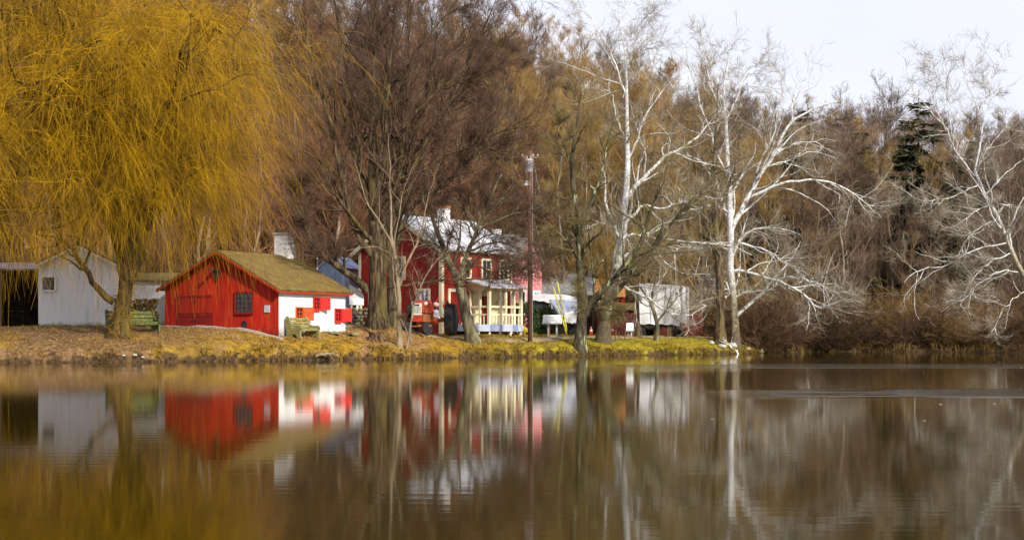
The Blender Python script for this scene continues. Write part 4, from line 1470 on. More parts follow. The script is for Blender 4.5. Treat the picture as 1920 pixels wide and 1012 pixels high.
MB().box(2.50, 2.80, -.075, -.04, 1.0, 1.30).build("plaque", METAL_GR, barn)
ch = MB().box(-.36, .36, L - .62, L + .02, pk - .4, pk + 1.05).build("chimney", PLASTER, barn)
MB().box(-.42, .42, L - .68, L + .08, pk + 1.052, pk + 1.12).build("cap", CONC, ch)
MB().box(-.22, .22, L - .5, L - .1, pk + 1.122, pk + 1.30).build("chimney_pot", RAWWOOD, ch)
MB().tube([(1.5, L + .2, EV), (1.5, L + .2, EV + 1.7)], .03, 6).build("vent_pipe", METAL_GR, barn)
for k, (yy, z, s, mfr, msh) in enumerate(((1.35, .95, .50, ORANGE_SH, ORANGE_SH), (2.55, 1.42, .48, RED_BR, RED_BR), (4.12, .93, .50, RED_BR, RED_BR))):
    wn_ = window(barn, (W / 2 + .002, yy, z), s * .8, s, 2, 3, mfr, axis='y', fw=.05)
    # shutter swung open on the far side
    sh = MB()
    y1 = yy + s * .4 + .05
    sh.extrude([(W / 2 + .07, y1, z - s / 2 - .04), (W / 2 + .30, y1 + .42, z - s / 2 - .04), (W / 2 + .30, y1 + .42, z + s / 2 + .04), (W / 2 + .07, y1, z + s / 2 + .04)], (-.03, .02, 0))
    sh.build("shutter", msh, wn_)
    MB().box(W / 2 + .002, W / 2 + .11, yy - s * .5, yy + s * .45, z - s / 2 - .10, z - s / 2 - .052).build("sill", mfr, wn_)
# stone step strip in front of the barn
c0 = B(300, 63.0)
c1 = B(530, 59.9)
kb = thing("stone_edging", "long pale stone edging strip lying at the foot of the red barn front", "edging", (0, 0, 0))
for i in range(9):
    a, b = c0.lerp(c1, i / 9 + .004), c0.lerp(c1, (i + 1) / 9 - .004)
    for v in (a, b):
        v.z = gz(v.x, v.y) + .03
    MB().bar(a, b, .22, .12).build("stone", CONC, kb)
# black iron thing leaning by the barn wall: small plough
pl = B(453, 61.6)
pb = thing("iron_plough", "small black iron plough standing against the red barn under its window", "plough", (pl.x, pl.y, pl.z), -th)
MB().tube([(-.05, 0, .05), (.02, 0, .35), (0, 0, .62)], [.05, .05, .03], 6).build("beam", IRON, pb)
MB().extrude([(-.28, -.02, .0), (.26, -.02, .0), (.16, -.02, .26), (0, -.02, .42), (-.16, -.02, .22)], (0, .05, 0)).build("ploughshare", IRON, pb)
MB().lathe([(0, .16), (.03, .17), (.06, .16)], (.22, -.10, .16), (0, 1, 0), 14).build("wheel", IRON, pb)
MB().tube([(.0, 0, .4), (.18, .1, .55)], .02, 5).tube([(-.02, 0, .4), (-.2, .1, .52)], .02, 5).build("handle", RAWWOOD, pb)

# --- white link wall between shed and barn, with low roof
lk = B(292, 64.6)
ln = thing("white_lean_to", "low white plastered lean-to squeezed between the white shed and the red barn", "shed", (lk.x, lk.y, lk.z))
MB().box(-1.4, .75, 0, 2.2, -.4, 2.05).build("wall", PLASTER, ln)
MB().extrude([(-1.5, -.2, 2.055), (-1.5, 2.5, 2.5), (-1.5, 2.5, 2.58), (-1.5, -.2, 2.13)], (2.3, 0, 0)).build("roof", ROOF_BR, ln)

# --- white shed with lean-to
sp = B(146, 63.0)
shed = thing("white_shed", "white board shed with gable end, small dark window and open lean-to at its side", "shed", (sp.x, sp.y, sp.z + .03), math.radians(4))
W, L, EV, RS = 3.42, 5.0, 2.72, .85
pk = gable_shell(shed, W, L, EV, RS, WHITE, ROOF_BR, over=.12)
boards(shed, -W / 2, W / 2, .34, .06, Gable(W, EV, pk), WHITE, y=-.002, gap=.004, th=.03, seed=5)
rake(shed, W, EV, pk, WHITE, y=-.14, over=.12, w=.10)
window(shed, (-W / 2 + .45, -.04, 1.88), .52, .56, 1, 1, WHITE, fw=.06)
for i in range(7):
    MB().rock((-W / 2 + .25 + i * .5, -.10, -.04), (.20, .10, .09), 400 + i, 1).build("footing_stone", mat("footing_dark", (0.06, 0.055, 0.045), (0.18, 0.165, 0.12), 5, .95), shed)
# lean-to at its left side
lt = MB().extrude([(-W / 2 - .05, -.1, 2.45), (-W / 2 - .05, 4.6, 2.95), (-W / 2 - .05, 4.6, 3.03), (-W / 2 - .05, -.1, 2.53)], (-4.2, 0, 0))
lt.build("lean_to_roof", mat("lean_to_metal", (0.16, 0.13, 0.15), (0.30, 0.27, 0.32), 3, .5, .2, c3=(0.16, 0.07, 0.03), c3scale=1.0), shed)
MB().box(-W / 2 - 4.2, -W / 2 - .01, 4.5, 4.6, -.3, 2.9).build("back_wall", DARKWOOD, shed)
MB().box(-W / 2 - 4.25, -W / 2 - 4.15, .0, 4.5, -.3, 2.4).build("side_wall", DARKWOOD, shed)
MB().box(-W / 2 - 1.72, -W / 2 - 1.60, .0, .12, -.3, 2.44).build("post", RAWWOOD, shed)
dr = MB()
for i in range(3):
    dr.box(-W / 2 - 2.30 + i * .2, -W / 2 - 2.115 + i * .2, -.04, .0, .05, 2.1)
dr.build("door", mat("faded_green", (0.16, 0.17, 0.06), (0.26, 0.26, 0.12), 3, .9), shed)
chx = B(30, 64.2)
chr_ = thing("wooden_armchair", "dark round-backed wooden armchair in the shade of the lean-to", "chair", (chx.x, chx.y, chx.z + .02), math.radians(35))
MB().box(-.27, .27, -.26, .26, .42, .47).build("seat", DARKWOOD, chr_)
for sx in (-.24, .24):
    MB().tube([(sx, -.23, 0), (sx, -.23, .68)], .025, 6).build("leg", DARKWOOD, chr_)
    MB().tube([(sx, .23, 0), (sx, .23, .68)], .025, 6).build("leg", DARKWOOD, chr_)
    MB().box(sx - .035, sx + .035, -.30, .26, .68, .715).build("armrest", RAWWOOD, chr_)
bk = MB().tube([(.30 * math.sin(a), .26 + .08 * math.cos(a), .82 - .36 * math.cos(a)) for a in np.linspace(.3, 5.98, 18)], .03, 6)
bk.build("back_hoop", DARKWOOD, chr_)
for i in range(-2, 3):
    MB().tube([(i * .085, .25, .47), (i * .10, .31, 1.13 - abs(i) * .05)], .014, 5).build("spindle", DARKWOOD, chr_)

# --- ivy-grown stone pier
pv = B(268, 61.2)
pier = thing("ivy_pier", "stubby stone pier grown over with russet ivy behind the bench", "pier", (pv.x, pv.y, pv.z - .05))
r = np.random.default_rng(8)
for j in range(5):
    for i in range(4):
        MB().rock((-.42 + i * .28 + (.1 if j % 2 else 0), r.uniform(-.05, .05), .12 + j * .22), (.17, .24, .13), 500 + j * 7 + i, 1).build("stone", STONE, pier)
N = 2600
a = r.uniform(0, 6.28, N)
hh = r.uniform(0, 1.32, N) ** .9
p_ = np.stack([np.cos(a) * (.56 + r.normal(0, .05, N)) * (1 + .12 * np.sin(hh * 5)) + .02, np.sin(a) * (.42 + r.normal(0, .05, N)), hh], -1)
keep = ~((np.abs(p_[:, 0] + .2) < .25) & (p_[:, 1] < 0) & (hh > .45) & (hh < .9)) | (r.uniform(0, 1, N) < .3)
p_ = p_[keep]
N = len(p_)
u = r.normal(0, 1, (N, 3)); u /= np.linalg.norm(u, axis=1, keepdims=True)
v = np.cross(u, r.normal(0, 1, (N, 3))); v /= np.linalg.norm(v, axis=1, keepdims=True)
s = r.uniform(.03, .06, (N, 1))
V = np.stack([p_ - u * s, p_ + v * s * .7, p_ + u * s, p_ - v * s * .7], 1).reshape(-1, 3)
raw_mesh("ivy", V, np.arange(N * 4).reshape(N, 4), mat("ivy_leaf", (0.05, 0.055, 0.012), (0.24, 0.12, 0.02), 4, .8, detail=2), pier, False)
bs = B(244, 59.6)
bsn = thing("blue_sign", "small blue sign with white top edge beside the willow trunk", "sign", (bs.x, bs.y, bs.z), .1)
MB().box(-.13, .13, -.02, .02, 1.02, 1.22).build("panel", mat("sign_blue", (0.02, 0.05, 0.28), None, rough=.5), bsn)
MB().box(-.15, .15, -.03, .03, 1.222, 1.26).build("top_edge", WHITE, bsn)
MB().box(-.025, .025, .022, .06, -.1, 1.2).build("post", RAWWOOD, bsn)
MB().lathe([(0, .045), (.006, .045)], (0, -.027, 1.10), (0, 1, 0), 12).build("emblem", METAL_GR, bsn)

# --- red two-storey house with porch
th = math.radians(40.5)
ct_, st_ = math.cos(th), math.sin(th)
cx, cy = (828 - 960) / FPX * 72.0, 72.0
W, L, EV, RS = 6.0, 5.4, 4.42, 1.72
fx, fy = cx - ct_ * W / 2, cy + st_ * W / 2
zb = gz(cx, cy)
house = thing("red_house", "two-storey red board house with white metal roof, cream trim and porch", "house", (fx, fy, zb), -th)
pk = gable_shell(house, W, L, EV, RS, RED_HOUSE, ROOF_WH, over=.35, th=.10)
boards(house, -W / 2, W / 2, .29, 0.05, Gable(W, EV, pk), RED_HOUSE, y=-.002, th=.03, gap=.014, seed=9)
boards(house, 0, L, .27, 0.05, Flat(EV), RED_HOUSE, y=W / 2 + .002, axis='y', th=.03, gap=.014, seed=10)
rake(house, W, EV, pk, CREAM, y=-.37, over=.34, w=.18)
for xx in (-W / 2 - .02, W / 2 - .13):
    MB().box(xx, xx + .17, -.075, -.036, 0, EV).build("corner_board", CREAM, house)
MB().box(W / 2 + .036, W / 2 + .075, -.06, .10, 0, EV).build("corner_board", CREAM, house)
MB().box(W / 2 + .036, W / 2 + .075, L - .12, L + .02, 0, EV).build("corner_board", CREAM, house)
MB().box(W / 2 + .036, W / 2 + .06, .102, L - .122, EV - .16, EV - .01).build("frieze_board", CREAM, house)
window(house, (1.75, -.04, 1.62), .74, 1.24, 3, 4, CREAM, fw=.13)
window(house, (0.0, -.04, 3.45), .74, 1.0, 2, 3, CREAM, fw=.12)
window(house, (-1.75, -.04, 1.62), .74, 1.24, 3, 4, CREAM, fw=.13)
for yy in (1.75, 3.35, 4.75):
    window(house, (W / 2 + .04, yy, 3.42), .60, .92, 2, 2, CREAM, axis='y', fw=.11)
fr = MB().box(W / 2 + .036, W / 2 + .09, .42, .58, .35, 2.36).box(W / 2 + .036, W / 2 + .09, 1.40, 1.56, .35, 2.36).box(W / 2 + .036, W / 2 + .09, .58, 1.40, 2.20, 2.36)
fr.build("door_frame", CREAM, house)
do = MB().box(W / 2 + .036, W / 2 + .065, .585, 1.395, .36, 2.195).build("door", RED_DK, house)
MB().rock((W / 2 + .10, 1.28, 1.25), (.03, .03, .03), 1, 1).build("handle", IRON, do)
ch = MB().box(-.24, .24, L * .62 - .24, L * .62 + .24, pk - .2, pk + .62).build("chimney", WHITE, house)
MB().box(-.26, .26, L * .62 - .26, L * .62 + .26, pk + .622, pk + .78).build("cap", BRICK, ch)
for i in range(9):
    yy = -.3 + (L + .6) * (i + .5) / 9
    a = Vector((.05, yy, pk + .075)); b = Vector((W / 2 + .27, yy, EV - .055))
    n = Vector((RS, 0, W / 2)).normalized() * .045
    MB().bar(a + n, b + n, .03, .035).build("roof_seam", ROOF_WH, house)
# porch (a part of the house): deck, posts, rails, roof
X0, X1 = W / 2 + .04, W / 2 + 1.45
Y0, Y1 = 2.0, 4.55
DZ = .52
deck = MB().box(X0, X1 + .05, .3, Y1 + .05, DZ - .06, DZ).build("porch_deck", BLUELT, house)
yb = .3
sk = [(0.3, 1.05, BLUEGREY), (1.05, 1.98, BLUELT), (1.98, 2.75, BLUEGREY), (2.75, 3.75, BLUELT), (3.75, 4.2, BLUEGREY), (4.2, Y1 + .05, BLUELT)]
for a, b, m_ in sk:
    MB().box(X1 + .052, X1 + .085, a + .004, b - .004, DZ - .34, DZ + .01).build("skirt_board", m_, deck)
MB().box(X0, X1 + .05, .262, .298, DZ - .34, DZ + .01).build("skirt_board", BLUELT, deck)
for i in range(6):
    yy = .4 + i * (Y1 - .45) / 5
    MB().box(X1 - .08, X1 + .02, yy - .04, yy + .04, -.3, DZ - .062).build("pier_post", CREAM, deck)
EP = 2.28
for (xx, yy, wd) in ((X1, Y0, .15), (X1 - .62, Y0, .11), (X1, Y0 + .85, .12), (X1, Y0 + 1.28, .12), (X1, Y0 + 1.95, .12), (X1, Y1 - .05, .15), (X0 + .1, Y0, .11), (X0 + .12, Y1 - .05, .11)):
    MB().box(xx - wd / 2, xx + wd / 2, yy - wd / 2, yy + wd / 2, DZ + .002, EP).build("porch_post", CREAM, house)
rl = MB()
for z, h_ in ((.92, .11), (.52, .09)):
    rl.box(X1 - .04, X1 + .04, Y0 + .08, Y1 - .13, DZ + z - h_ / 2, DZ + z + h_ / 2)
    rl.box(X0 + .16, X1 - .08, Y0 - .04, Y0 + .04, DZ + z - h_ / 2, DZ + z + h_ / 2)
rl = rl.build("porch_rail", CREAM, house)
for i in range(1, 10):
    yy = Y0 + i * (Y1 - Y0) / 10
    MB().box(X1 - .03, X1 + .03, yy - .03, yy + .03, DZ + .002, DZ + .47).build("baluster", CREAM, rl)
for i in range(1, 4):
    xx = X0 + .1 + i * .32
    MB().box(xx - .03, xx + .03, Y0 - .03, Y0 + .03, DZ + .002, DZ + .47).build("baluster", CREAM, rl)
for z in ():
    pass
MB().extrude([(X0, Y0 - .3, EP + .52), (X1 + .32, Y0 - .3, EP + .10), (X1 + .32, Y0 - .3, EP + .17), (X0, Y0 - .3, EP + .60)], (0, Y1 - Y0 + .6, 0)).build("porch_roof", ROOF_WH, house)
MB().box(X1 - .08, X1 + .08, Y0 - .1, Y1 + .05, EP + .002, EP + .14).box(X0, X1 - .082, Y0 - .1, Y0 - .02, EP + .002, EP + .14).build("porch_beam", CREAM2, house)
MB().extrude([(X0 + .01, Y0 - .09, EP + .142), (X1 + .05, Y0 - .09, EP + .142), (X0 + .01, Y0 - .09, EP + .49)], (0, .05, 0)).build("porch_gable", CREAM2, house)
MB().box(X0 + .002, X0 + .03, Y0 + .25, Y1 - .1, DZ + .01, EP + .05).build("porch_back_wall", CREAM2, house)
MB().box(X0 + .032, X0 + .06, Y0 + .9, Y0 + 1.7, DZ + .02, EP - .25).build("porch_door", RED_DK, house)
# steps at the porch's far end
stp = thing("porch_steps", "yellow wooden steps leading down from the porch's far end to the pole", "steps", house.matrix_basis @ Vector((X1 - .55, Y1 + .1, 0)), -th - math.radians(12))
for sx in (-.45, .45):
    MB().bar((sx, 0, DZ - .06), (sx, 1.25, -.12), .06, .20).build("stringer", YELLOW, stp)
for i in range(3):
    MB().box(-.42, .42, .18 + i * .34, .46 + i * .34, DZ - .18 - i * .17, DZ - .14 - i * .17).build("tread", YELLOW, stp)
for yy, z in ((.25, .36), (.75, .14)):
    MB().box(.43, .52, yy, yy + .08, -.3, z).build("post", YELLOW, stp)

# --- pink house behind
ph = B(966, 84.0)
pink = thing("pink_house", "pink clapboard house with grey roof behind the porch and utility pole", "house", (ph.x, ph.y, ph.z), math.radians(60))
# local x runs along the gable end, seen edge-on to the right; y runs back along the street side
W, L, EV, RS = 3.2, 5.0, 4.2, 1.75
pkz = EV + RS
MB().extrude([(0, 0, -.4), (W, 0, -.4), (W, 0, EV), (W / 2, 0, pkz), (0, 0, EV)], (0, L, 0)).build("wall", PINK, pink)
for (a, b) in (((W / 2, pkz), (-.25, EV - .23)), ((W / 2, pkz), (W + .25, EV - .23))):
    s_ = 1 if b[0] > a[0] else -1
    MB().extrude([(a[0], -.2, a[1] + .01), (b[0], -.2, b[1] + .01), (b[0], -.2, b[1] + .11), (a[0], -.2, a[1] + .11)], (0, L + .4, 0)).build("roof", ROOF_GR, pink)
for i in range(24):
    z = .1 + i * .245
    if z < EV:
        a, b = 0.0, W
    else:
        k = (z + .24 - EV) / RS
        a, b = W / 2 * min(k, 1), W - W / 2 * min(k, 1)
    if b - a < .1:
        continue
    MB().extrude([(a, -.002, z), (b, -.002, z), (b, -.03, z), (a, -.03, z)], (0, .012, .235)).build("clapboard", PINK, pink)
for i in range(16):
    z = .1 + i * .245
    MB().extrude([(-.002, 0, z), (-.002, L, z), (-.03, L, z), (-.03, 0, z)], (.012, 0, .235)).build("clapboard", PINK, pink)
window(pink, (.75, -.04, 1.9), .6, 1.3, 2, 2, WHITE, fw=.12)
window(pink, (2.45, -.04, 1.9), .6, 1.3, 2, 2, WHITE, fw=.12)
window(pink, (1.6, -.04, 4.2), .6, 1.0, 2, 2, WHITE, fw=.12)
MB().box(1.4, 1.8, 2.0, 2.4, pkz - .3, pkz + .45).build("chimney", WHITE, pink)

# --- grey roofed long shed and rusty one
gb = B(1052, 95.0)
gs_ = thing("grey_roofed_shed", "long low shed with weathered grey roof behind the draped camper", "shed", (gb.x, gb.y, gb.z), math.radians(-6))
MB().box(-2.3, 2.2, 0, 5, -.5, 2.72).build("wall", DARKWOOD, gs_)
MB().extrude([(-2.6, -.5, 2.55), (-2.6, 2.6, 4.2), (-2.6, 2.6, 4.3), (-2.6, -.5, 2.65)], (4.75, 0, 0)).build("roof", ROOF_GR, gs_)
MB().extrude([(-2.6, 2.6, 4.2), (-2.6, 5.6, 2.6), (-2.6, 5.6, 2.7), (-2.6, 2.6, 4.3)], (4.75, 0, 0)).build("roof", ROOF_GR, gs_)
for i in range(4):
    MB().box(-2.25 + i * 1.45, -2.12 + i * 1.45, -.3, -.17, -.3, 2.6).build("post", RAWWOOD, gs_)
gb = B(1126, 97.0)
rs_ = thing("rusty_roofed_shed", "small shed with orange rusted roof behind the forked tree", "shed", (gb.x, gb.y, gb.z), math.radians(-6))
MB().box(-1.0, 1.6, 0, 3, -.5, 2.5).build("wall", RED_DK, rs_)
MB().extrude([(-1.1, -.4, 2.45), (-1.1, 3.2, 3.75), (-1.1, 3.2, 3.83), (-1.1, -.4, 2.53)], (2.8, 0, 0)).build("roof", mat("rust", (0.30, 0.12, 0.03), (0.46, 0.22, 0.07), 3, .9), rs_)
gb = B(1205, 93.0)
lr_ = thing("dark_red_shed", "long low dark red shed behind the big white trailer and cones", "shed", (gb.x, gb.y, gb.z), math.radians(5))
MAROON = mat("maroon_paint", (0.060, 0.010, 0.008), (0.11, 0.018, 0.012), 3, .8, rand=.1)
MB().box(-3.0, 4.0, 0, 2.5, -.5, 1.75).build("wall", MAROON, lr_)
boards(lr_, -3.0, 4.0, .35, 0, Flat(1.74), MAROON, y=-.002, seed=31)
MB().extrude([(-3.2, -.3, 1.755), (-3.2, 2.8, 2.2), (-3.2, 2.8, 2.28), (-3.2, -.3, 1.835)], (7.4, 0, 0)).build("roof", ROOF_BR, lr_)
# --- blue-grey gable seen over the barn roof
gb = B(622, 76.0)
bl = thing("blue_shed", "blue-grey gabled shed whose top shows above the barn roof's right end", "shed", (gb.x, gb.y, gb.z), math.radians(-14))
pk = gable_shell(bl, 1.5, 2.5, 3.2, .62, BLUEGREY, BLUEGREY, over=.08)
boards(bl, -.75, .75, .2, .05, Gable(1.5, 3.2, pk), mat("blue_boards", (0.14, 0.19, 0.30), (0.22, 0.28, 0.40), 4, .8, rand=.1), seed=12)

# --- white sign on posts beside the barn
sg = B(668, 66.2)
sign = thing("white_sign", "white board sign with slanted top corner between the barn and massive maple", "sign", (sg.x, sg.y, sg.z), math.radians(0))
k = 66.2 / FPX
def sgp(px, py):
    return ((px - 668) * k, (HOR - py) * k + CAM_H - sg.z)
poly = [(655.3, 571.2), (682, 572), (682, 555), (679, 549), (670, 541.5), (655.3, 532)]
pp_ = [sgp(*q) for q in poly]
MB().extrude([(a, -.02, b) for a, b in pp_], (0, .04, 0)).build("panel", mat("sign_white", (0.78, 0.79, 0.84), (0.80, 0.81, 0.84), 3, .6), sign)
ink = mat("sign_ink", (0.30, 0.31, 0.36), None, rough=.7)
lt = MB()
xx = sgp(659, 0)[0]
r = np.random.default_rng(14)
for i, wl in enumerate((.045, .03, .045, 0, .045, .05, .035, .045)):
    if wl:
        z = sgp(0, 547.5)[1]
        lt.box(xx, xx + wl * .25, -.024, -.0205, z, z + .07)
        lt.box(xx + wl * .3, xx + wl, -.024, -.0205, z + (.055 if i % 2 else .03), z + (.07 if i % 2 else .042))
    xx += .046
lt.build("lettering", ink, sign)
l2 = MB()
a0, z0 = sgp(659, 556.5)
l2.box(a0, a0 + .48, -.024, -.0205, z0, z0 + .012)
l2.box(a0 + .04, a0 + .42, -.024, -.0205, z0 + .10, z0 + .108)
l2.build("small_print", ink, sign)
a0, z0 = sgp(658, 567.5)
MB().bar((a0, -.0225, z0), (a0 + .05, -.0225, z0 + .09), .003, .015).bar((a0 + .05, -.0225, z0 + .09), (a0 + .10, -.0225, z0), .003, .015).box(a0, a0 + .10, -.024, -.0205, z0 - .035, z0 - .015).build("emblem", ink, sign)
for px_ in (659, 670, 677):
    a0 = sgp(px_, 0)[0]
    MB().box(a0 - .04, a0 + .04, .022, .09, -.2, sgp(0, 571)[1] + .2).build("post", WHITE if px_ == 670 else CREAM2, sign)

# --- dry stone wall
sw = B(668, 66.0)
wall = thing("stone_wall", "short dry-stone wall of mossy boulders between barn corner and maple trunk", "wall", (sw.x, sw.y, sw.z))
r = np.random.default_rng(15)
for j in range(5):
    x = -.60 + (.08 if j % 2 else 0)
    while x < .55:
        wd = r.uniform(.10, .17)
        MB().rock((x + wd, r.uniform(-.06, .06), .06 + j * .165), (wd, .18, r.uniform(.085, .115)), int(600 + j * 40 + (x + 1) * 20), 1).build("stone", STONE, wall, True)
        x += wd * 1.95


# ------------------------------------------------------------------ benches
BENCH_G = mat("bench_green", (0.075, 0.095, 0.028), (0.20, 0.215, 0.075), 7, .85, .3, stretch=(1, 4, 4), rand=.12)
BENCH_Y = mat("bench_olive", (0.14, 0.13, 0.035), (0.28, 0.25, 0.08), 7, .85, .3, stretch=(1, 4, 4), rand=.1)
BENCH_C = mat("bench_side_mossy", (0.16, 0.15, 0.06), (0.36, 0.30, 0.14), 6, .95, .5, c3=(0.17, 0.18, 0.03), c3scale=3)
BENCH_D = mat("bench_side_green", (0.06, 0.075, 0.02), (0.15, 0.16, 0.05), 6, .95, .5)


def bench(label, loc, rz, width, slat_m, side_m, n_back=3):
    """Park bench facing -y: two shaped side panels with an arched foot, back slats and seat slats."""
    t = thing("park_bench", label, "bench", loc, rz, None)
    prof = [(-.38, 0), (-.20, 0), (-.14, .12), (-.02, .17), (.10, .12), (.16, 0), (.40, 0), (.44, .45), (.50, .80), (.47, .90), (.38, .92), (.30, .86), (.22, .68), (.12, .56), (-.02, .52), (-.30, .53), (-.40, .48), (-.42, .40), (-.36, .30)]
    for sx in (-1, 1):
        x = sx * width / 2 - .04
        MB().extrude([(x, a, b) for a, b in prof], (.08, 0, 0)).build("side_panel", side_m, t)
    for i in range(n_back):
        z = .50 + i * .15
        y = .20 + (z - .45) * .42
        MB().bar((-width / 2 + .045, y, z), (width / 2 - .045, y, z), .03, .125, up=(0, .38, 1)).build("back_slat", slat_m, t)
    for i in range(4):
        MB().box(-width / 2 + .045, width / 2 - .045, -.34 + i * .135, -.225 + i * .135, .385, .42).build("seat_slat", slat_m, t)
    MB().box(-width / 2 + .045, width / 2 - .045, -.34, -.31, .30, .38).build("front_rail", side_m, t)
    return t


b1 = B(250, 58.3)
bench("mossy green slatted bench half hidden behind the willow trunk", (b1.x, b1.y, b1.z), math.radians(36), 1.95, BENCH_G, BENCH_D)
b2 = B(569, 60.9)
bench("olive slatted bench on the open grass before the white barn wall", (b2.x, b2.y, b2.z - .02), math.radians(56), 1.15, BENCH_Y, BENCH_C)

# ------------------------------------------------------------------ stump, roots, stones, logs
st = B(706, 63.3)
rng = np.random.default_rng(61)
n, k = 9, 22
an = np.arange(k) * 2 * np.pi / k
zl = np.linspace(-.15, .40, n)
rad = np.array([.66, .52, .44, .38, .35, .33, .32, .32, .33])
butt = 1 + .14 * np.sin(an * 5 + 1) + .08 * np.sin(an * 9)
V = []
for i in range(n):
    f = butt * (1 + (rad[i] - .32) * .8 * np.sin(an * 3 + .5)) + rng.normal(0, .03, k)
    top = (rng.uniform(-.10, .05, k) if i == n - 1 else 0)
    V.append(np.stack([np.cos(an) * rad[i] * f, np.sin(an) * rad[i] * f, np.full(k, zl[i]) + top], -1))
V = np.array(V).reshape(-1, 3)
Q = np.array([(i * k + j, i * k + (j + 1) % k, (i + 1) * k + (j + 1) % k, (i + 1) * k + j) for i in range(n - 1) for j in range(k)])
stump = thing("tree_stump", "jagged dark tree stump on the grass between bench and sapling", "stump", (st.x, st.y, st.z))
raw_mesh("bark", V, Q, mat("stump_bark", (0.022, 0.013, 0.008), (0.17, 0.105, 0.05), 6, .95, 1.0, stretch=(1.6, 1.6, .25), contrast=(.42, .62)), stump)
MB().extrude([(math.cos(a) * .30, math.sin(a) * .30, .27) for a in an], (0, 0, .03)).build("cut_face", RAWWOOD, stump)

rk = [(232, 667, "white stone at the water's edge, left of two near the willow", .08), (252, 668, "white stone at the water's edge below the willow bench", .10), (268, 669, "pale stone at the water's edge right of the white ones", .08),
      (1334, 644, "white rock on the grassy point before the grey trunk", .20), (1354, 652, "jumbled pale rock low on the grassy point by the pond", .26), (1372, 650, "brightest white rock low on the grassy point under the widest sycamore", .30),
      (1402, 656, "tan flat stone in the grass near the point's tip", .22), (1424, 659, "tan boulder at the very tip of the grassy point", .30)]
PALE = mat("pale_stone", (0.26, 0.24, 0.20), (0.50, 0.48, 0.45), 5, .9, .4)
TANST = mat("tan_stone", (0.34, 0.25, 0.11), (0.46, 0.36, 0.18), 5, .9, .4)
for i, (px, py, lab, s) in enumerate(rk):
    x0 = (px - 960) / FPX
    yy = np.arange(50, 95, .05)
    e = np.abs((HOR - (ground(x0 * yy, yy) - CAM_H) / yy * FPX) - py) + np.where(yy < shore(x0 * yy) + .05, 99, 0)
    y = float(yy[np.argmin(e)])
    o = MB().rock((0, 0, s * .25), (s, s * .8, s * .55), 700 + i, 2).build("stone", TANST if i > 5 else PALE, None, True)
    o.location = (x0 * y, y, gz(x0 * y, y))
    tag(o, lab, "stone")
for i, (a, b, c, lab, m_, r_) in enumerate((
        ((590, 667, 59.1), (612, 663, 59.25), (634, 668, 59.4), "pale driftwood log lying along the bank below the olive bench", BK_TAN, .08),
        ((1392, 672, 79.4), (1368, 648, 80.2), (1352, 640, 80.6), "bleached fallen limb on the point under the widest sycamore", BK_WHITE, .06),
        ((1492, 662, 88.0), (1486, 645, 89.0), (1468, 640, 90.0), "pale crooked dead branch poking from the water before the thicket", BK_TAN, .05),
        ((1540, 657, 91.5), (1575, 643, 92.5), (1612, 632, 93), "fallen grey trunk slanting out of the thicket at the waterline", BK_TAN, .11),
        ((1455, 640, 89), (1500, 600, 90), (1540, 575, 90.5), "thin leaning dead stem crossing the thicket beyond the point", BK_TAN, .05),
        ((1545, 640, 92), (1590, 585, 92.5), (1640, 520, 93), "long dark dead trunk leaning right over the far thicket", BK_DARK, .10))):
    r3 = np.random.default_rng(800 + i)
    pts_ = [P(*a), P(*b), P(*c)]
    q, rr = spline([tuple(v) + (r_ * (1 - .3 * j),) for j, v in enumerate(pts_)], 12, .03)
    g_, grr, _ = None, None, None
    rng = np.random.default_rng(810 + i)
    g_, grr, _ = grow(q[None], rr[None], 5, .3, 1, 45, .7, 4, .5, .01, rmin=.012, wig=.2)
    V, Q = join([tubes(q[None], rr[None], 8, .08), tubes(g_, grr, 4)])
    o = raw_mesh("dead_branch", V, Q, m_)
    tag(o, lab, "branch")

# ------------------------------------------------------------------ utility pole
PD = 71.0
ub = B(994, PD)
pole = thing("utility_pole", "brown wooden utility pole with grey transformer and street lamp", "pole", (ub.x, ub.y, ub.z))
topz = P(994, 283, PD).z - ub.z
MB().tube([(0, 0, -.3), (0, 0, topz * .5), (.02, 0, topz)], [.125, .11, .09], 12).build("shaft", mat("pole_wood", (0.085, 0.042, 0.028), (0.17, 0.088, 0.055), 6, .9, .4, stretch=(1, 1, .1)), pole, True)
MB().box(.105, .135, -.115, -.085, .1, topz * .95).build("conduit", mat("conduit_grey", (0.20, 0.19, 0.20), (0.28, 0.27, 0.28), 3, .6), pole)
zt = P(0, 313, PD).z - ub.z
tr_ = MB().lathe([(-.30, .16), (-.28, .19), (.26, .19), (.28, .21), (.33, .21), (.36, .10)], (-.08, -.33, zt), (0, 0, 1), 16).build("transformer", METAL_GR, pole, True)
for sx in (-.17, .02):
    MB().lathe([(0, .03), (.05, .055), (.08, .03), (.12, .05), (.16, .02)], (sx, -.33, zt + .36), (0, 0, 1), 8).build("bushing", CONC, tr_)
MB().box(-.06, .06, -.16, -.10, zt - .2, zt + .2).build("bracket", METAL_GR, pole)
zl_ = P(0, 349, PD).z - ub.z
MB().tube([(0, -.1, zl_ + .05), (-.12, -.3, zl_ + .22), (-.2, -.4, zl_ + .18)], .025, 6).build("lamp_arm", METAL_GR, pole)
MB().lathe([(0, .15), (.04, .14), (.10, .07), (.24, .05)], (-.2, -.42, zl_ - .02), (0, 0, 1), 14).build("lamp_head", mat("lamp_grey", (0.26, 0.28, 0.32), (0.36, 0.38, 0.42), 3, .5), pole)
MB().box(-.45, .45, .11, .20, topz - .35, topz - .24).build("crossarm", RAWWOOD, pole)
for sx in (-.38, .38, .15):
    MB().lathe([(0, .035), (.06, .05), (.10, .025)], (sx, .155, topz - .24), (0, 0, 1), 8).build("insulator", METAL_GR, pole)
an_ = B(1067, 72.6)
aw = an_ - ub
gy = MB()
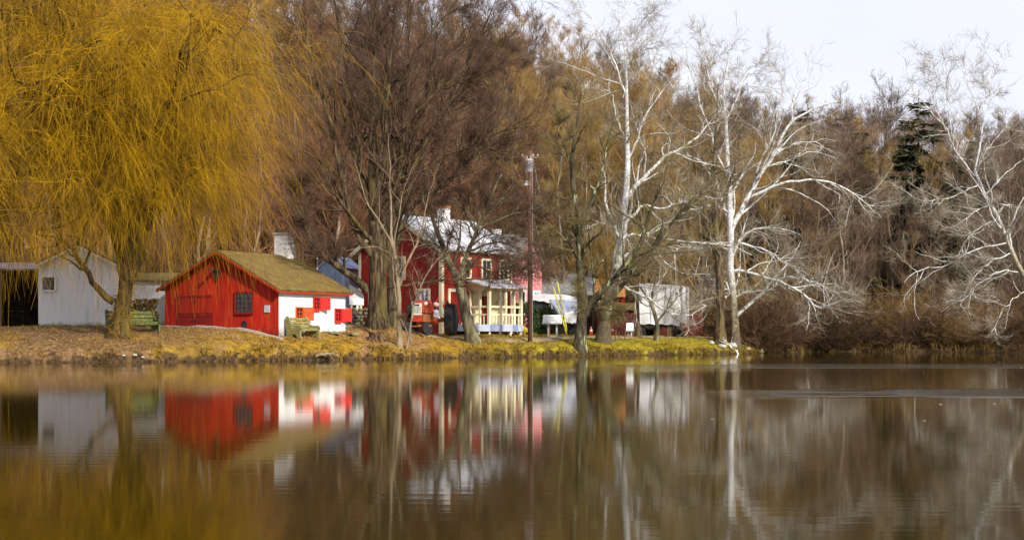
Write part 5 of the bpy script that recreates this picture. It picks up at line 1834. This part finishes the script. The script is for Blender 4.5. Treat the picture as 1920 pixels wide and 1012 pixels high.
for (zh, off) in ((topz * .68, 0), (topz * .98, .05)):
    gy.tube([(0.1, 0, zh), (aw.x + off * .3, aw.y, aw.z)], .008, 4)
gy.build("guy_wire", METAL_GR, pole)
for (zh, off) in ((topz * .68, 0), (topz * .98, .05)):
    a = Vector((aw.x + off * .3, aw.y, aw.z)); b = Vector((.1, 0, zh))
    p0, p1 = a.lerp(b, .065), a.lerp(b, .065 + 2.55 / (b - a).length)
    MB().tube([p0, p1], .032, 8).build("guy_guard", mat("guard_yellow", (0.72, 0.66, 0.02), (0.78, 0.72, 0.05), 3, .5), pole)

# ------------------------------------------------------------------ lectern signs, cones, posts
for (px, d_, lab, w_, z0) in ((1036, 74.6, "tilted white information board on two grey legs beside the pole", 1.0, .80), (1181, 84.0, "small white tilted board on thin legs left of the trailer", .40, .36)):
    q = B(px, d_)
    t = thing("information_board", lab, "sign", (q.x, q.y, q.z), math.radians(-6))
    MB().extrude([(-w_ / 2, -.26, z0), (w_ / 2, -.26, z0), (w_ / 2, .22, z0 + .42), (-w_ / 2, .22, z0 + .42)], (0, .03, -.04)).build("panel", mat("board_white", (0.76, 0.76, 0.78), (0.80, 0.80, 0.82), 5, .4), t)
    MB().extrude([(-w_ / 2 - .02, -.275, z0 - .052), (w_ / 2 + .02, -.275, z0 - .052), (w_ / 2 + .02, .235, z0 + .373), (-w_ / 2 - .02, .235, z0 + .373)], (0, .025, -.03)).build("frame", METAL_GR, t)
    tx = MB()
    for i in range(4):
        f = .2 + i * .17
        c_ = Vector((0, -.26 + .48 * f, z0 + .42 * f))
        n_ = Vector((0, -.42, .48)).normalized() * .004
        v_ = Vector((0, .48, .42)).normalized() * .012
        a = c_ + n_ + Vector((-w_ * .36, 0, 0)); b = c_ + n_ + Vector((w_ * (.30 - .06 * (i % 2)), 0, 0))
        tx.add([a - v_, b - v_, b + v_, a + v_], [(0, 1, 2, 3)])
    tx.build("print", ink, t)
    for sx in (-w_ * .22, w_ * .22):
        MB().box(sx - .045, sx + .045, -.03, .05, -.2, z0 + .10).build("leg", METAL_GR, t)
q = B(1030, 79.0)
tag(MB().box(-.07, .07, -.07, .07, 0, 1.12).box(-.10, .10, -.10, .10, 1.12, 1.18).build("red_post", RED_DK), "square red post standing behind the tilted information board", "post").location = (q.x, q.y, q.z - .02)
ORG = mat("cone_orange", (0.78, 0.12, 0.01), (0.80, 0.16, 0.02), 4, .5)
for px, d_, lab in ((1108, 88, "orange traffic cone between the two trunks of the forked tree and sycamore"), (1148, 88, "orange traffic cone just right of the sycamore's brown trunk")):
    q = B(px, d_)
    t = thing("traffic_cone", lab, "cone", (q.x, q.y, q.z))
    MB().box(-.22, .22, -.22, .22, 0, .04).build("base", ORG, t)
    MB().lathe([(0, .15), (.30, .09), (.52, .045), (.56, .03)], (0, 0, .04), (0, 0, 1), 14).build("cone_body", ORG, t, True)
    MB().lathe([(0, .098), (.10, .076)], (0, 0, .32), (0, 0, 1), 14).build("collar", WHITE, t)
for i, (px, d_, h_) in enumerate(((1154, 76.5, .55), (1160, 76.7, .45), (1172, 76.9, .6))):
    q = B(px, d_)
    o = MB().tube([(0, 0, -.1), (.02, 0, h_)], [.035, .03], 6).box(-.05, .05, -.05, .05, h_, h_ + .03).build("stake", RAWWOOD)
    o.location = q
    tag(o, ["short wooden stake in the grass right of the sycamore trunk, first of three", "lowest of the three wooden stakes between sycamore and trailer", "tallest of the three wooden stakes, closest to the trailer"][i], "stake", "stakes in the grass")

# ------------------------------------------------------------------ clipped green bushes
LEAFG = mat("bush_leaf", (0.012, 0.030, 0.008), (0.045, 0.085, 0.018), 5, .6, detail=2)


def leaf_ball(name, lab, loc, s, n, seed, m_=None):
    r = np.random.default_rng(seed)
    v = r.normal(0, 1, (n, 3))
    v /= np.linalg.norm(v, axis=1, keepdims=True)
    bumpy = 1 + .07 * np.sin(v[:, 0] * 7 + seed) * np.sin(v[:, 2] * 6) + .05 * np.sin(v[:, 1] * 9)
    rr = (1 - .35 * r.uniform(0, 1, n) ** 2) * bumpy
    p = np.sign(v) * np.abs(v) ** .8 * rr[:, None] * np.array(s)
    p[:, 2] = np.maximum(p[:, 2] + s[2] * .95, .0)
    u = r.normal(0, 1, (n, 3)); u /= np.linalg.norm(u, axis=1, keepdims=True)
    w = np.cross(u, r.normal(0, 1, (n, 3))); w /= np.linalg.norm(w, axis=1, keepdims=True)
    a = r.uniform(.035, .07, (n, 1))
    V = np.stack([p - u * a, p + w * a * .6, p + u * a, p - w * a * .6], 1).reshape(-1, 3)
    t = thing(name, lab, "bush", loc)
    raw_mesh("foliage", V, np.arange(n * 4).reshape(n, 4), m_ or LEAFG, t, False)
    for k in range(3):
        MB().tube([(0, 0, -.1), (s[0] * .4 * math.cos(k * 2.1), s[1] * .4 * math.sin(k * 2.1), s[2] * 1.1)], [.04, .015], 5).build("stem", BK_DARK, t)
    return t


q = B(984, 77.5)
leaf_ball("round_bush", "large dense dark green bush behind the utility pole and steps", (q.x, q.y, q.z), (.82, .7, .92), 6500, 3)
q = B(1024, 80.5)
leaf_ball("round_bush", "smaller dark green bush right of the pole, before the draped camper", (q.x, q.y, q.z), (.62, .6, .82), 4500, 4)

# ------------------------------------------------------------------ draped camper
TARP = mat("tarp_white", (0.62, 0.64, 0.70), (0.80, 0.80, 0.83), 1.6, .55, .6, bscale=3)
TARPB = mat("tarp_blue_grey", (0.25, 0.31, 0.48), (0.48, 0.54, 0.70), 2, .5, .6, bscale=3)
DARKM = mat("dark_vehicle", (0.015, 0.016, 0.02), (0.04, 0.045, 0.055), 3, .4)
TYRE = mat("tyre", (0.010, 0.011, 0.013), (0.026, 0.028, 0.032), 8, .85, .3)


def drape(outline_top, outline_bot, y0, y1, nx, ny, amp, seed):
    """Cloth sheet hung over a box: rows run from the back edge over the top and down the front with folds."""
    r = np.random.default_rng(seed)
    rows = []
    ph = r.uniform(0, 6, 4)
    u = np.linspace(0, 1, nx)
    top = np.interp(u, np.linspace(0, 1, len(outline_top)), [a[1] for a in outline_top])
    xs = np.interp(u, np.linspace(0, 1, len(outline_top)), [a[0] for a in outline_top])
    bot = np.interp(u, np.linspace(0, 1, len(outline_bot)), [a[1] for a in outline_bot])
    xb = np.interp(u, np.linspace(0, 1, len(outline_bot)), [a[0] for a in outline_bot])
    rows.append(np.stack([xs, np.full(nx, y1), bot * .6 + top * .4], -1))
    for v in np.linspace(0, 1, 5):
        rows.append(np.stack([xs, np.full(nx, y1 + (y0 - y1) * v), top + .05 * np.sin(v * 3.1) + .015 * np.sin(u * 14 + v * 5)], -1))
    for v in np.linspace(0.06, 1, ny):
        x = xs * (1 - v) + xb * v
        z = top * (1 - v) + bot * v
        fold = amp * v * (np.sin(u * 19 + ph[0] + 2 * v) + .6 * np.sin(u * 33 + ph[1] - 3 * v) + .4 * np.sin(v * 9 + u * 7 + ph[2]))
        rows.append(np.stack([x, y0 - .06 * v + fold, z + .02 * np.sin(u * 25 + ph[3]) * v], -1))
    V = np.array(rows)
    n, m = V.shape[:2]
    i = np.arange(n * m).reshape(n, m)
    Q = np.stack([i[:-1, :-1], i[:-1, 1:], i[1:, 1:], i[1:, :-1]], -1).reshape(-1, 4)
    return V.reshape(-1, 3), Q


def wheel(root, c, axis, r, w, rim_m, name="wheel", lugs=0, rimr=.55, lug_tilt=.5):
    c, a = Vector(c), Vector(axis).normalized()
    ty = MB().lathe([(-w * .5, r * rimr), (-w * .5, r * .86), (-w * .36, r * .97), (w * .36, r * .97), (w * .5, r * .86), (w * .5, r * rimr)], c, a, 24)
    if lugs:
        u = a.cross(Vector((0, 0, 1))).normalized()
        v = a.cross(u)
        for k in range(lugs):
            for s in (-1, 1):
                an = 2 * math.pi * (k + (.5 if s > 0 else 0)) / lugs
                an2 = an + lug_tilt * 2 * math.pi / lugs * 1.6
                p0 = c + a * (s * w * .50) + (u * math.cos(an) + v * math.sin(an)) * r * .93
                p1 = c + a * (s * w * .03) + (u * math.cos(an2) + v * math.sin(an2)) * r * .985
                ty.bar(p0, p1, r * .055, r * .07, up=(u * math.cos(an) + v * math.sin(an)))
    t = ty.build(name, TYRE, root)
    MB().lathe([(-w * .42, r * rimr * .98), (-w * .30, r * rimr * .75), (-w * .28, r * .18), (-w * .40, r * .12), (w * .40, r * .12), (w * .28, r * .18), (w * .30, r * rimr * .75), (w * .42, r * rimr * .98)], c, a, 20).build("rim", rim_m, t, True)
    return t


q = B(1040, 85.0)
cam_t = thing("draped_camper", "low camper draped in white and blue-grey tarp behind the yellow guy guards", "camper", (q.x, q.y, q.z), math.radians(4))
k = 85.0 / FPX
def cp(px, py):
    return ((px - 1040) * k, (HOR - py) * k + CAM_H - q.z)
MB().box(cp(1002, 0)[0], cp(1074, 0)[0], .15, 2.2, .45, cp(0, 560)[1]).build("body", DARKM, cam_t)
V, Q = drape([cp(998, 551), cp(1020, 552), cp(1050, 552), cp(1082, 556)], [cp(998, 563), cp(1018, 565), cp(1040, 570), cp(1082, 572)], 0, 2.4, 60, 10, .02, 1)
raw_mesh("tarp_top", V, Q, TARP, cam_t)
V, Q = drape([cp(1030, 562), cp(1050, 562), cp(1082, 564)], [cp(1056, 603), cp(1066, 606), cp(1085, 608)], -.08, .1, 50, 16, .05, 2)
raw_mesh("tarp_side", V, Q, TARPB, cam_t)
MB().tube([(cp(1036, 0)[0], -.02, 0), (cp(1034, 0)[0], -.02, cp(0, 560)[1])], .04, 6).build("awning_pole", METAL_GR, cam_t)
V, Q = drape([cp(1058, 588), cp(1072, 585), cp(1085, 588)], [cp(1056, 603), cp(1070, 606), cp(1086, 604)], -.35, .0, 30, 8, .03, 3)
raw_mesh("tarp_bundle", V, Q, TARP, cam_t)
for px_ in (1012, 1076):
    wheel(cam_t, (cp(px_, 0)[0], .25, .34), (0, 1, 0), .34, .22, METAL_GR)

# ------------------------------------------------------------------ big tarped trailer
q = B(1272, 83.0)
trl = thing("tarped_trailer", "big high-wheeled trailer wrapped in white tarp, tallest white box on the lawn", "trailer", (q.x, q.y, q.z), math.radians(-19))
TW, TL, TZ0, TZ1 = 2.35, 3.0, .80, 3.05            # corner nearest the pond at the local origin; the front runs to -x, the side to +y


def tarp_face(a, b, za, zb, n, m, seed, nrm):
    """One hanging face of the tarp from a to b (plan points) between bottom and top height functions, with folds."""
    r = np.random.default_rng(seed)
    ph = r.uniform(0, 6, 5)
    V = []
    for v in np.linspace(0, 1, m):
        for u in np.linspace(0, 1, n):
            f = (.008 * math.sin(u * 15 + ph[0] + 7 * v) + .006 * math.sin(u * 23 - v * 9 + ph[1]) + .02 * math.sin(v * 6 + u * 3 + ph[2]) + .05 * (1 - v) ** 2 * math.sin(u * 9 + ph[3])) * min(1, 8 * u, 8 * (1 - u)) * min(1, 6 * (1 - v))
            z0 = za(u) + .03 * math.sin(u * 22 + ph[4])
            V.append((a[0] + (b[0] - a[0]) * u + nrm[0] * f, a[1] + (b[1] - a[1]) * u + nrm[1] * f, z0 + (zb(u) - z0) * v))
    i_ = np.arange(n * m).reshape(m, n)
    return np.array(V), np.stack([i_[:-1, :-1], i_[:-1, 1:], i_[1:, 1:], i_[1:, :-1]], -1).reshape(-1, 4)


ridge = lambda u: TZ1 + .16 - .16 * u - .12 * max(0, .25 - u)
V, Q = tarp_face((-TW, 0), (0, 0), lambda u: TZ0 - .05 * u - .2 * max(0, u - .75), ridge, 50, 26, 1, (0, -1))
raw_mesh("tarp_front", V, Q, TARP, trl, False)
V, Q = tarp_face((0, 0), (0, TL), lambda u: TZ0 + .05 if u > .2 else TZ0 - .1, lambda u: TZ1, 40, 26, 2, (1, 0))
raw_mesh("tarp_side", V, Q, TARP, trl, False)
V, Q = tarp_face((-TW, TL), (-TW, 0), lambda u: TZ0, lambda u: TZ1, 30, 16, 3, (-1, 0))
raw_mesh("tarp_side", V, Q, TARP, trl, False)
V = np.array([(-TW + TW * u, TL * v, ridge(u) + .004 + .02 * math.sin(v * 9) * math.sin(u * 7) * min(1, 9 * u, 9 * (1 - u), 9 * v, 9 * (1 - v))) for v in np.linspace(0, 1, 16) for u in np.linspace(0, 1, 24)])
i_ = np.arange(16 * 24).reshape(16, 24)
raw_mesh("tarp_top", V, np.stack([i_[:-1, :-1], i_[:-1, 1:], i_[1:, 1:], i_[1:, :-1]], -1).reshape(-1, 4), TARP, trl)
MB().box(-TW + .08, -.08, .08, TL, TZ0 - .05, TZ1 - .06).build("body", DARKM, trl)
STRAP = mat("strap_grey", (0.30, 0.32, 0.38), (0.40, 0.42, 0.48), 4, .7)
for u in (-1.62, -.72):
    MB().box(u - .02, u + .02, -.075, -.060, TZ0 + .05, TZ1 + .05).build("strap", STRAP, trl)
MB().box(-TW + .02, -.02, -.085, -.070, 1.45, 1.475).build("rope", STRAP, trl)
MB().box(.065, .080, .03, TL - .1, 1.45, 1.475).build("rope", STRAP, trl)
tail = MB().box(.03, .14, .25, 1.75, .42, .86).build("tail_panel", mat("tail_red", (0.05, 0.012, 0.010), (0.16, 0.04, 0.03), 12, .5), trl)
for yy in (.35, 1.55):
    MB().box(.142, .165, yy, yy + .12, .58, .72).build("tail_light", RED_BR, tail)
MB().lathe([(0, .22), (.85, .22)], (-TW + .35, .25, .68), (1, 0, 0), 16).build("tank", DARKM, trl)
MB().box(-TW + .1, -.1, .15, TL - .1, .60, .76).build("chassis", DARKM, trl)
for (xx, yy) in ((-.25, .45), (-.25, 2.0), (-TW + .2, .45), (-TW + .2, 2.0)):
    wheel(trl, (xx, yy, .40), (1, 0, 0), .42, .26, DARKM)
for (xx, yy) in ((-.55, .06), (.0, .95)):
    MB().box(xx - .10, xx + .10, yy, yy + .14, -.05, .62).build("prop", RAWWOOD, trl)
MB().tube([(.08, 2.2, .95), (.2, 2.1, .5), (.12, 1.8, .25), (.02, 1.5, .1)], .02, 5).build("tie_rope", WHITE, trl)

# ------------------------------------------------------------------ red tractor
q = B(802, 68.0)
TRM = mat("tractor_red", (0.24, 0.020, 0.010), (0.38, 0.045, 0.015), 5, .55, c3=(0.30, 0.10, 0.04), c3scale=3, c3range=(.55, .68))
TRM2 = mat("tractor_rust", (0.22, 0.08, 0.03), (0.38, 0.15, 0.05), 7, .8)
trac = thing("tractor", "weathered red farm tractor with big black rear tyres in front of the house", "tractor", (q.x, q.y, q.z), math.radians(-12))
trac.scale = (1.04, 1.04, 1.04)
# local frame: front faces -y
for sx in (-1, 1):
    wheel(trac, (sx * .92, .75, .73), (1, 0, 0), .74, .38, TRM, lugs=18, rimr=.60)
    f = MB()
    pts_ = [(math.cos(a) * .84, math.sin(a) * .84) for a in np.linspace(.25, 2.3, 10)]
    for (c0_, c1_) in zip(pts_[:-1], pts_[1:]):
        f.add([(sx * .66, .75 + c0_[0], .75 + c0_[1]), (sx * .74, .75 + c0_[0], .75 + c0_[1]), (sx * .74, .75 + c1_[0], .75 + c1_[1]), (sx * .66, .75 + c1_[0], .75 + c1_[1])], [(0, 1, 2, 3)])
    f.extrude([(sx * .66, .75, .95)] + [(sx * .66, .75 + a, .75 + b) for a, b in pts_], (sx * .02, 0, 0))
    f.build("fender", TRM, trac)
MB().lathe([(-.75, .09), (-.3, .12), (-.28, .26), (.28, .26), (.3, .12), (.75, .09)], (0, .75, .73), (1, 0, 0), 12).build("rear_axle", TRM2, trac)
hood = MB()
for (y0, y1, w0, w1, zt0, zt1) in ((-1.75, -1.55, .20, .25, 1.52, 1.60), (-1.55, -.1, .25, .25, 1.60, 1.62)):
    prof0 = [(-w0, y0, 1.02), (w0, y0, 1.02), (w0, y0, zt0 - .14), (w0 * .6, y0, zt0), (-w0 * .6, y0, zt0), (-w0, y0, zt0 - .14)]
    prof1 = [(-w1, y1, 1.02), (w1, y1, 1.02), (w1, y1, zt1 - .14), (w1 * .6, y1, zt1), (-w1 * .6, y1, zt1), (-w1, y1, zt1 - .14)]
    hood.add(prof0 + prof1, [tuple(range(6))[::-1], tuple(range(6, 12))] + [(i, (i + 1) % 6, 6 + (i + 1) % 6, 6 + i) for i in range(6)])
hd = hood.build("hood", TRM, trac)
gr_ = MB().box(-.20, .20, -1.80, -1.752, .92, 1.44).build("grille", mat("grille_cream", (0.62, 0.60, 0.52), (0.76, 0.75, 0.70), 6, .5), trac)
for i in range(6):
    MB().box(-.17 + i * .062, -.15 + i * .062, -1.815, -1.802, .98, 1.30).build("slat", DARKM, gr_)
MB().box(-.12, .12, -1.82, -1.802, 1.33, 1.40).build("badge", DARKM, gr_)
MB().box(-.19, .19, -1.70, .6, .62, 1.018).build("engine", TRM2, trac)
MB().box(-.23, .23, -1.86, -1.62, .62, .90).build("front_bolster", TRM, trac)
MB().tube([(-.6, -1.6, .42), (.6, -1.6, .42)], .05, 8).tube([(0, -1.6, .4), (0, -1.6, .7)], .08, 8).build("front_axle", TRM2, trac)
for sx in (-1, 1):
    wheel(trac, (sx * .42, -1.62, .31), (math.cos(.55), math.sin(.55) * -1, 0), .31, .17, mat("front_rim", (0.58, 0.20, 0.14), (0.72, 0.55, 0.50), 9, .5), rimr=.66)
MB().tube([(.12, -1.0, 1.6), (.12, -1.0, 2.02)], .035, 8).lathe([(0, .07), (.3, .07)], (.12, -1.0, 1.80), (0, 0, 1), 10).build("exhaust", METAL_GR, trac)
MB().lathe([(0, .09), (.18, .10), (.26, .05)], (-.10, -.9, 1.62), (0, 0, 1), 10).build("air_cleaner", METAL_GR, trac)
stw = MB()
ring = [(.22 * math.cos(a), .15 + .06 * math.sin(a), 1.66 + .21 * math.sin(a)) for a in np.linspace(0, 2 * math.pi, 17)]
stw.tube(ring, .018, 5)
stw.tube([(0, .15, 1.66), (0, -.2, 1.45)], .02, 5)
stw.build("steering_wheel", DARKM, trac)
MB().lathe([(0, .24), (.05, .26), (.10, .22)], (0, .72, 1.12), (0, 0, 1), 14).box(-.22, .22, .90, .96, 1.15, 1.42).build("seat", TRM2, trac)
for sx in (-.13, .13):
    MB().lathe([(0, .07), (.08, .09), (.10, .07)], (sx * 2.3, -1.35, 1.44), (0, -1, 0), 12).build("headlight", METAL_GR, trac)
for (a, b, r_) in (((.30, -.3, 1.1), (.36, .5, 1.75), .02), ((.2, -.2, .7), (.5, .1, .55), .03), ((-.3, 0, .9), (-.36, .4, 1.4), .02)):
    MB().tube([a, b], r_, 6).build("lever", RED_BR, trac)
hw = trac.matrix_basis
bn = thing("cloth_bundle", "pink-topped bundle with white and lilac cloth propped on the tractor", "bundle", hw @ Vector((.42, -.15, 1.02)), 0)
MB().rock((0, 0, .42), (.14, .13, .11), 31, 2).build("pink_top", mat("pink_cloth", (0.70, 0.16, 0.24), (0.78, 0.55, 0.58), 5, .8), bn, True)
MB().rock((.02, 0, .22), (.10, .10, .14), 33, 2).build("dark_middle", DARKM, bn, True)
V, Q = drape([(-.08, .10), (.05, .14), (.14, .06)], [(-.08, -.14), (.08, -.20), (.26, -.30)], -.16, .05, 24, 10, .03, 8)
raw_mesh("cloth", V, Q, mat("lilac_cloth", (0.50, 0.42, 0.60), (0.80, 0.78, 0.82), 9, .8), bn)

# ------------------------------------------------------------------ flagstones, grass, leaf litter
fs = B(640, 63.6)
for i, (px, d_, s, lab) in enumerate(((622, 63.2, .55, "flat grey flagstone in the grass behind the olive bench"), (652, 63.7, .7, "larger flat grey flagstone toward the stump"))):
    q = B(px, d_)
    r = np.random.default_rng(90 + i)
    a = np.sort(r.uniform(0, 6.28, 9))
    o = MB().extrude([(math.cos(t_) * s * r.uniform(.8, 1.1), math.sin(t_) * s * .7 * r.uniform(.8, 1.1), .0) for t_ in a], (0, 0, .10)).build("flagstone", STONE)
    o.location = (q.x, q.y, q.z - .02)
    tag(o, lab, "stone")


def blades(n, xr, sr, h, w, lean, seed, dens=None):
    r = np.random.default_rng(seed)
    X = r.uniform(*xr, n)
    s = sr[0] + (sr[1] - sr[0]) * r.uniform(0, 1, n) ** 1.3
    if dens is not None:
        k = dens(X, s, r)
        X, s = X[k], s[k]
        n = len(X)
    Y = shore(X) + s
    Z = ground(X, Y) - .01
    p = np.stack([X, Y, Z], -1)
    az = r.uniform(0, 6.28, n)
    hh = h[0] + (h[1] - h[0]) * r.uniform(0, 1, n) ** 1.5
    ln = r.uniform(.2, lean, n)
    d = np.stack([np.cos(az) * ln, np.sin(az) * ln - .25 * lean, np.ones(n)], -1)
    d /= np.linalg.norm(d, axis=1, keepdims=True)
    sd = np.stack([np.cos(az + 1.57), np.sin(az + 1.57), np.zeros(n)], -1) * w
    mid = p + d * (hh * .55)[:, None]
    d2 = d + np.stack([np.cos(az) * .5, np.sin(az) * .5, np.full(n, -.45)], -1)
    tip = mid + d2 * (hh * .5)[:, None]
    V = np.stack([p - sd, p + sd, mid + sd * .7, mid - sd * .7, tip + sd * .12, tip - sd * .12], 1).reshape(-1, 3)
    b = np.arange(n)[:, None] * 6
    Q = np.concatenate([b + np.array([[0, 1, 2, 3]]), b + np.array([[3, 2, 4, 5]])], 0)
    return V, Q


def clump(X, s, r):
    v = np.sin(X * 3.1 + s * 2) + np.sin(X * 7.7 - s * 3 + 1) + np.sin(X * 1.3 + 2)
    return v + r.normal(0, 1.0, len(X)) > -.2 + np.interp(X, [-14, -10.5], [1.6, 0])


V1, Q1 = blades(36000, (-26, 3.0), (.10, 7.5), (.06, .20), .010, 1.0, 1, clump)
stuff(raw_mesh("straw_grass", V1, Q1, mat("grass_straw", (0.21, 0.118, 0.016), (0.40, 0.26, 0.045), 1.5, .9), None, False), "straw coloured winter grass on the bank")
V1, Q1 = blades(34000, (-3.5, 17), (.05, 9), (.05, .15), .010, .9, 2, clump)
stuff(raw_mesh("green_grass", V1, Q1, mat("grass_green", (0.19, 0.148, 0.007), (0.40, 0.315, 0.018), 1.5, .9, c3=(0.13, 0.15, 0.012), c3scale=.5), None, False), "mossy yellow-green grass on the bank")
V1, Q1 = blades(13000, (-24, 16), (-.02, .40), (.12, .38), .011, 1.6, 3, clump)
stuff(raw_mesh("bank_grass", V1, Q1, mat("grass_edge", (0.15, 0.09, 0.015), (0.36, 0.24, 0.05), 1.2, .9), None, False), "long straw grass hanging over the water's edge")
V1, Q1 = blades(2500, (17, 34), (.0, 2), (.25, .8), .014, .8, 5, clump)
stuff(raw_mesh("reed_grass", V1, Q1, mat("grass_reed", (0.20, 0.12, 0.03), (0.38, 0.24, 0.06), .8, .9), None, False), "tawny dead reeds along the far shore")
r = np.random.default_rng(6)
n = 11000
X = r.uniform(-24, 2, n); s = r.uniform(.25, 12, n)
Y = shore(X) + s
p = np.stack([X, Y, ground(X, Y) + .012], -1)
u = r.normal(0, 1, (n, 3)); u[:, 2] *= .45; u /= np.linalg.norm(u, axis=1, keepdims=True)
w = np.cross(u, np.array([0, 0, 1.0]) + r.normal(0, .3, (n, 3))); w /= np.linalg.norm(w, axis=1, keepdims=True)
a = r.uniform(.02, .05, (n, 1))
V = np.stack([p - u * a, p + w * a * .7, p + u * a, p - w * a * .7], 1).reshape(-1, 3)
V[:, 2] += .01
stuff(raw_mesh("leaf_litter", V, np.arange(n * 4).reshape(n, 4), mat("dead_leaf", (0.16, 0.075, 0.025), (0.40, 0.24, 0.11), 3, .9, detail=2), None, False), "fallen brown leaves scattered over the bank")

r = np.random.default_rng(77)
n = 90
X = np.concatenate([r.normal(9.5, 2.0, 50), r.uniform(-12, 14, 40)])
Y = np.concatenate([r.normal(20.5, .5, 50), r.uniform(12, 50, 40)])
p = np.stack([X, Y, np.full(n, .006)], -1)
an = r.uniform(0, 6.28, n)
u = np.stack([np.cos(an), np.sin(an), np.zeros(n)], -1)
w = np.stack([-np.sin(an), np.cos(an), np.full(n, .15)], -1)
a = r.uniform(.012, .03, (n, 1))
V = np.stack([p - u * a, p + w * a * .7, p + u * a, p - w * a * .5], 1).reshape(-1, 3)
V[:, 2] = np.maximum(V[:, 2], .003)
stuff(raw_mesh("floating_leaves", V, np.arange(n * 4).reshape(n, 4), mat("float_leaf", (0.30, 0.20, 0.12), (0.60, 0.50, 0.40), 3, .8), None, False), "few pale leaves floating on the pond")
